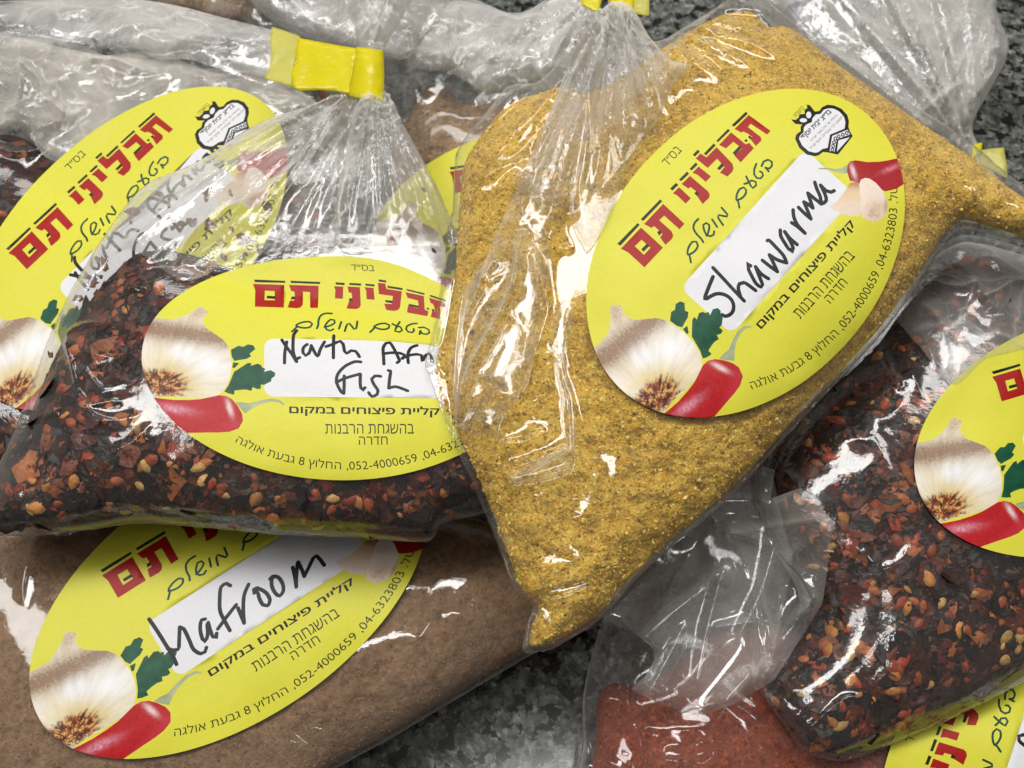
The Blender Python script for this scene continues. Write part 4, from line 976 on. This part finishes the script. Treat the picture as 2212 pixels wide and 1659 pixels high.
# ---- B : chili flakes, upper left
B_ = Bag('chili flake bag at the upper left with a slanted label partly behind film',
         [(-150,10),(0,20),(150,8),(330,15),(480,55),(640,92),(730,130),(775,215),(760,330),(770,450),(790,600),(780,820),(700,960),(300,1060),(-150,1070)],
         [(-140,330),(0,292),(50,300),(95,328),(120,365),(180,400),(300,420),(480,350),(585,268),(640,262),(690,310),(735,400),(755,560),(750,800),(670,940),(-140,1020)],
         0.026, (0, 0), 0.010, 0.013, 150, 190, margin=0.0016)
B_.ellipse = [PL_B]; B_.amp = 0.0011
B_.creases = [([(-60,80),(0,88),(130,110),(232,127),(336,146),(448,163),(620,203),(740,222)], 0.004, 16), (zb([(110,460),(150,600),(240,900),(300,1040)]), 0.003, 9), (zb([(450,700),(600,800),(780,970)]), 0.002, 9), (zb([(1370,440),(1560,400),(1800,430),(2060,410)]), 0.002, 10), (zb([(0,1180),(180,1230),(420,1180)]), 0.002, 9), (zb([(20,80),(400,150),(650,120)]), 0.002, 12), (zb([(750,10),(980,60)]), 0.002, 8), (zb([(850,440),(1120,500)]), 0.003, 10), (zb([(1180,280),(1280,330)]), 0.003, 9)]
B_.build_contents(DARKMASS, 'chili_mass', 9.0); B_.flakes(1700, 0.0009, 0.0043, stray=130, reach=130); B_.build_film(FILM_LUMPY); FT = [(-80,18),(150,8),(330,16),(480,55),(640,93),(742,135),(742,222),(620,202),(448,162),(336,146),(232,127),(130,110),(0,88),(-80,80)]
LF = [(-80,84),(130,113),(232,130),(336,149),(448,165),(560,192),(660,238),(650,300),(560,290),(420,350),(300,400),(180,390),(110,350),(50,308),(-80,300)]
loose_folds(B_, LF, 2, 0.0006, FILM_WHITE, 60, 0.7, 16, A=0.0028)
B_.extra_film('folded_top', FT, 0.0032, FILM_HAZE,
    creases=[(zb([(20,80),(400,150),(650,120)]), 0.002, 14), (zb([(750,10),(980,60)]), 0.002, 10), (zb([(820,420),(980,330),(1250,300)]), 0.003, 14), (zb([(1160,520),(1300,500),(1380,430),(1560,400),(1800,430),(2060,410)]), 0.003, 12)], amp=0.0008, Hf=0.003, Rf=40, tension=0.3)
loose_folds(B_, FT, 2, 0.0046, FILM_HAZE, 10, 0.45, 14, name='folded_top')
B_.label(PL_B, HAND_N, 0.0062)
B_.settle()

# ---- N : chili flakes, front left, tied with yellow tape
Nb = Bag('tied chili flake bag in front at left with a level oval label',
         [(748,-60),(762,40),(770,100),(752,205),(700,224),(560,268),(426,352),(305,410),(188,570),(114,714),(60,860),(0,1000),(-70,1090),(-70,1152),(60,1158),(180,1146),(300,1130),(450,1140),(600,1154),(760,1160),(925,1168),(955,1130),(1050,1105),(1150,1050),(1150,820),(1070,660),(1000,540),(940,400),(880,290),(834,222),(832,100),(868,40),(905,-60)],
         [(222,618),(287,556),(320,545),(404,550),(480,575),(600,610),(760,640),(900,680),(1000,730),(1120,900),(1120,1040),(950,1105),(920,1148),(760,1142),(560,1134),(300,1108),(100,1136),(-60,1132),(-40,1070),(20,1010),(82,860),(134,745),(182,672)],
         0.046, (0, -0.004), 0.010, 0.0145, 120, 170, margin=0.0016)
Nb.ellipse = [PL_N]; Nb.necks = [(792, 205, 0.006, 5.5, 260)]; Nb.amp = 0.0006
Nb.creases = [(zn(c), a, 10) for c, a in (([(940,650),(720,580),(560,580),(470,630),(490,690),(600,750),(760,775)], 0.0016), ([(470,690),(520,830),(560,980),(620,1080),(690,1160)], 0.0018), ([(690,1160),(850,1150),(950,1110)], 0.001),
    ([(600,850),(650,920),(720,965),(830,940)], 0.0012), ([(640,1060),(800,1040),(930,1000)], 0.001), ([(1290,0),(1150,260),(1040,430),(930,640)], 0.0030), ([(710,200),(790,280),(870,350),(1040,390)], 0.0016), ([(240,1090),(330,1130),(410,1110)], 0.0012), ([(800,1330),(900,1280),(980,1190),(1060,1150)], 0.0014))]
Nb.build_contents(DARKMASS, 'chili_mass', 9.0); Nb.flakes(3800, 0.0007, 0.0043, stray=70); Nb.build_film(FILM_LUMPY); Nb.label(PL_N, HAND_N)
Nb.extra_film('side_fold', [(748,212),(690,226),(560,276),(430,358),(312,414),(196,574),(128,700),(150,690),(222,612),(287,553),(404,622),(480,592),(560,566),(640,552),(712,548),(730,420),(745,300)], 0.0003, FILM_HAZE, necks=[(792, 205, 0.004, 5.5, 260)],
              creases=[(zb([(1590,850),(1240,1120),(1090,1470)]), 0.002, 9), ([(745,225),(600,420),(437,513),(358,650)], 0.003, 9), ([(740,240),(650,400),(560,470)], 0.002, 9), ([(720,226),(560,330),(400,450),(260,560)], 0.002, 9)], amp=0.0008, Hf=0.002, Rf=60, step=6.0)
o, T3, F3 = Nb.extra_film('gathered_neck', [(756,205),(832,218),(870,300),(930,410),(1000,562),(930,560),(820,549),(722,549),(718,450),(740,330)], 0.0006, FILM_NECK, necks=[(792, 195, 0.006, 7, 400)], amp=0.0004, Hf=0.005, Rf=60, step=5.0)
Nb.extra_film('bag_mouth', [(748,-60),(772,102),(830,102),(906,-60)], 0.002, FILM_NECK, necks=[(800, 160, 0.006, 7, 300)], amp=0.0008, Hf=0.004, Rf=50)
zneck = 0.0590
def cyl(V): return 0.0045 * np.sqrt(np.clip(1 - ((V[:, 0] - 795) / 42) ** 2, 0, 1))
tp = Nb.tape('closure_tape', [(770,102),(800,104),(828,110),(830,160),(828,218),(790,214),(752,205),(762,150)], TAPE, zneck, cyl)
t2 = Nb.tape('tape_flag', zt_([(330,240),(450,262),(600,290),(712,308),(690,450),(655,590),(560,572),(460,565),(330,572),(295,540),(290,450),(320,390),(315,330)]), TAPE, lambda V: zneck + 0.0012 - (785 - V[:, 0]) * 0.00001, parent=tp)
Nb.tape('tape_tail', zt_([(165,170),(250,195),(345,230),(330,330),(300,440),(300,550),(200,520),(118,495),(132,455),(150,430),(160,330),(150,260)]), TAPE_PALE, lambda V: zneck + 0.0002 - (785 - V[:, 0]) * 0.00001, parent=tp)
Nb.settle(); sup_add(T3, F3)

# ---- S : mustard yellow powder on top of everything
S = Bag('big mustard yellow powder bag on top of the pile with a handwritten Shawarma label',
        [(1305,-60),(1314,10),(1290,40),(1268,60),(1254,92),(1215,130),(1165,178),(1100,188),(1055,238),(1002,305),(985,344),(980,450),(965,560),(950,660),(926,812),(936,840),(970,941),(1004,1010),(1030,1061),(1068,1150),(1086,1200),(1104,1248),(1120,1280),(1152,1302),(1142,1340),(1133,1378),(1134,1406),(1196,1398),(1298,1334),(1366,1258),(1435,1193),(1503,1137),(1600,1050),(1690,950),(1770,865),(1903,721),(1991,601),(2060,500),(2130,505),(2240,535),(2330,520),(2330,440),(2204,397),(2101,314),(2041,271),(1921,199),(1801,115),(1681,24),(1640,-8),(1590,-8),(1520,35),(1430,90),(1405,90),(1390,58),(1372,20),(1366,-60)],
        [(1075,252),(1110,222),(1165,205),(1210,190),(1260,205),(1340,170),(1410,118),(1440,102),(1480,75),(1560,35),(1620,28),(1660,62),(1690,58),(1735,82),(1800,135),(1920,220),(2035,300),(2100,345),(2205,425),(2310,462),(2312,505),(2235,516),(2130,488),(2062,480),(1985,586),(1898,708),(1764,852),(1685,938),(1595,1038),(1497,1125),(1428,1182),(1296,1320),(1194,1384),(1148,1390),(1150,1350),(1165,1302),(1128,1268),(1102,1200),(1048,1061),(990,940),(950,830),(968,700),(988,560),(996,440),(1008,350)],
        0.058, (0.004, -0.006), 0.008, 0.0140, 100, 230, margin=0.0009, fstep=6.5, tension=0.4)
S.rgh = 0.0010; S.ellipse = [PL_S]; S.amp = 0.0006; S.necks = [(1342, 15, 0.005, 5, 260)]
S.creases = [(zs1(c), a, 10) for c, a in (([(640,190),(600,400),(530,560),(420,740),(350,900),(290,1170)], 0.0026), ([(640,180),(700,290),(760,510),(740,600),(690,780),(660,890),(560,1010),(525,1100),(530,1150),(640,1150),(720,1110)], 0.0022),
    ([(440,330),(410,420),(330,460),(300,640),(290,880),(270,1170),(330,1420),(430,1650)], 0.0018), ([(640,0),(640,100),(740,200)], 0.002), ([(770,0),(810,190),(910,255)], 0.002),
    ([(840,540),(830,800),(870,950),(885,1180),(870,1290),(600,1360),(555,1300),(840,1180)], 0.0018), ([(160,430),(110,700),(95,870)], 0.002), ([(250,380),(180,700),(100,860)], 0.0015))]
S.creases += [(zs2(c), a, 12) for c, a in (([(740,1450),(860,1560),(960,1659)], 0.002), ([(1700,300),(1830,430),(1980,600),(1890,750)], 0.0035), ([(2212,160),(1900,500),(1650,800),(1560,1050),(1550,1320)], 0.0035), ([(400,930),(390,1030)], 0.001), ([(540,1400),(700,1330),(820,1290)], 0.0015))]
S.creases += [([(1180,1264),(1230,1255),(1280,1235)], 0.0016, 8), ([(1178,1300),(1165,1340),(1140,1390)], 0.001, 8), ([(1180,1290),(1220,1340)], 0.0012, 9), ([(1330,1260),(1450,1150),(1560,1070)], 0.0012, 12), ([(2080,420),(2090,470),(2075,520)], 0.0014, 9)]
S.build_contents(YELLOW, 'spice_powder', 5.0); S.grains(26000, 0.00018, 0.00075, [((0.76, 0.46, 0.06), 0.38), ((0.58, 0.31, 0.025), 0.24), ((0.85, 0.62, 0.17), 0.19), ((0.34, 0.185, 0.025), 0.09), ((0.62, 0.31, 0.04), 0.08), ((0.12, 0.10, 0.02), 0.012)]); S.build_film(FILM); S.label(PL_S, HAND_S)
S.extra_film('long_fold', [(1240,180),(1285,300),(1262,440),(1208,520),(1212,600),(1190,700),(1168,815),(1112,905),(1108,930),(1060,925),(1012,948),(1002,880),(1008,760),(1022,640),(1075,560),(1140,420),(1185,310)], 0.0006, FILM_FOLD, necks=[(1342, 15, 0.004, 5, 260)],
             creases=[(zs1(c), a, 9) for c, a in (([(640,190),(600,400),(530,560),(420,740),(350,900),(300,1140)], 0.003), ([(500,300),(430,420),(340,620),(320,900)], 0.002), ([(700,290),(745,510),(735,600),(680,780)], 0.002))], amp=0.0008, Hf=0.0015, Rf=40, step=6.0, tension=0.25)
S.extra_film('long_fold', [(1215,690),(1240,640),(1262,660),(1246,760),(1262,860),(1266,950),(1258,995),(1150,1024),(1122,1002),(1240,938),(1236,850),(1222,780)], 0.0006, FILM_FOLD, creases=[(zs1([(840,540),(830,800),(868,950),(880,1180),(840,1190),(600,1340)]), 0.002, 9)], amp=0.0005, Hf=0.001, Rf=25, step=6.0, tension=0.25)
S.extra_film('gathered_neck', [(1318,22),(1368,24),(1395,70),(1450,150),(1495,168),(1450,225),(1425,290),(1395,330),(1370,370),(1330,480),(1290,545),(1262,500),(1240,440),(1200,470),(1136,406),(1178,345),(1195,290),(1225,190),(1256,90)], 0.0006, FILM_NECK, necks=[(1342, 10, 0.008, 6, 480)],
             creases=[(zs2([(1360,60),(1050,580),(950,1000),(740,1450)]), 0.003, 9), (zs2([(1400,300),(1330,700),(1310,900),(1330,1200)]), 0.003, 9), (zs2([(1440,100),(1600,500),(1640,850)]), 0.003, 9)], amp=0.0003, Hf=0.006, Rf=80, step=5.0, tension=0.2)
tp = S.tape('closure_tape', [(1316,-40),(1318,11),(1342,19),(1366,28),(1370,-40)], TAPE, 0.0655)
S.tape('tape_tail', [(1364,-40),(1403,-40),(1402,33),(1384,31),(1363,27)], TAPE_PALE, 0.0650, parent=tp)
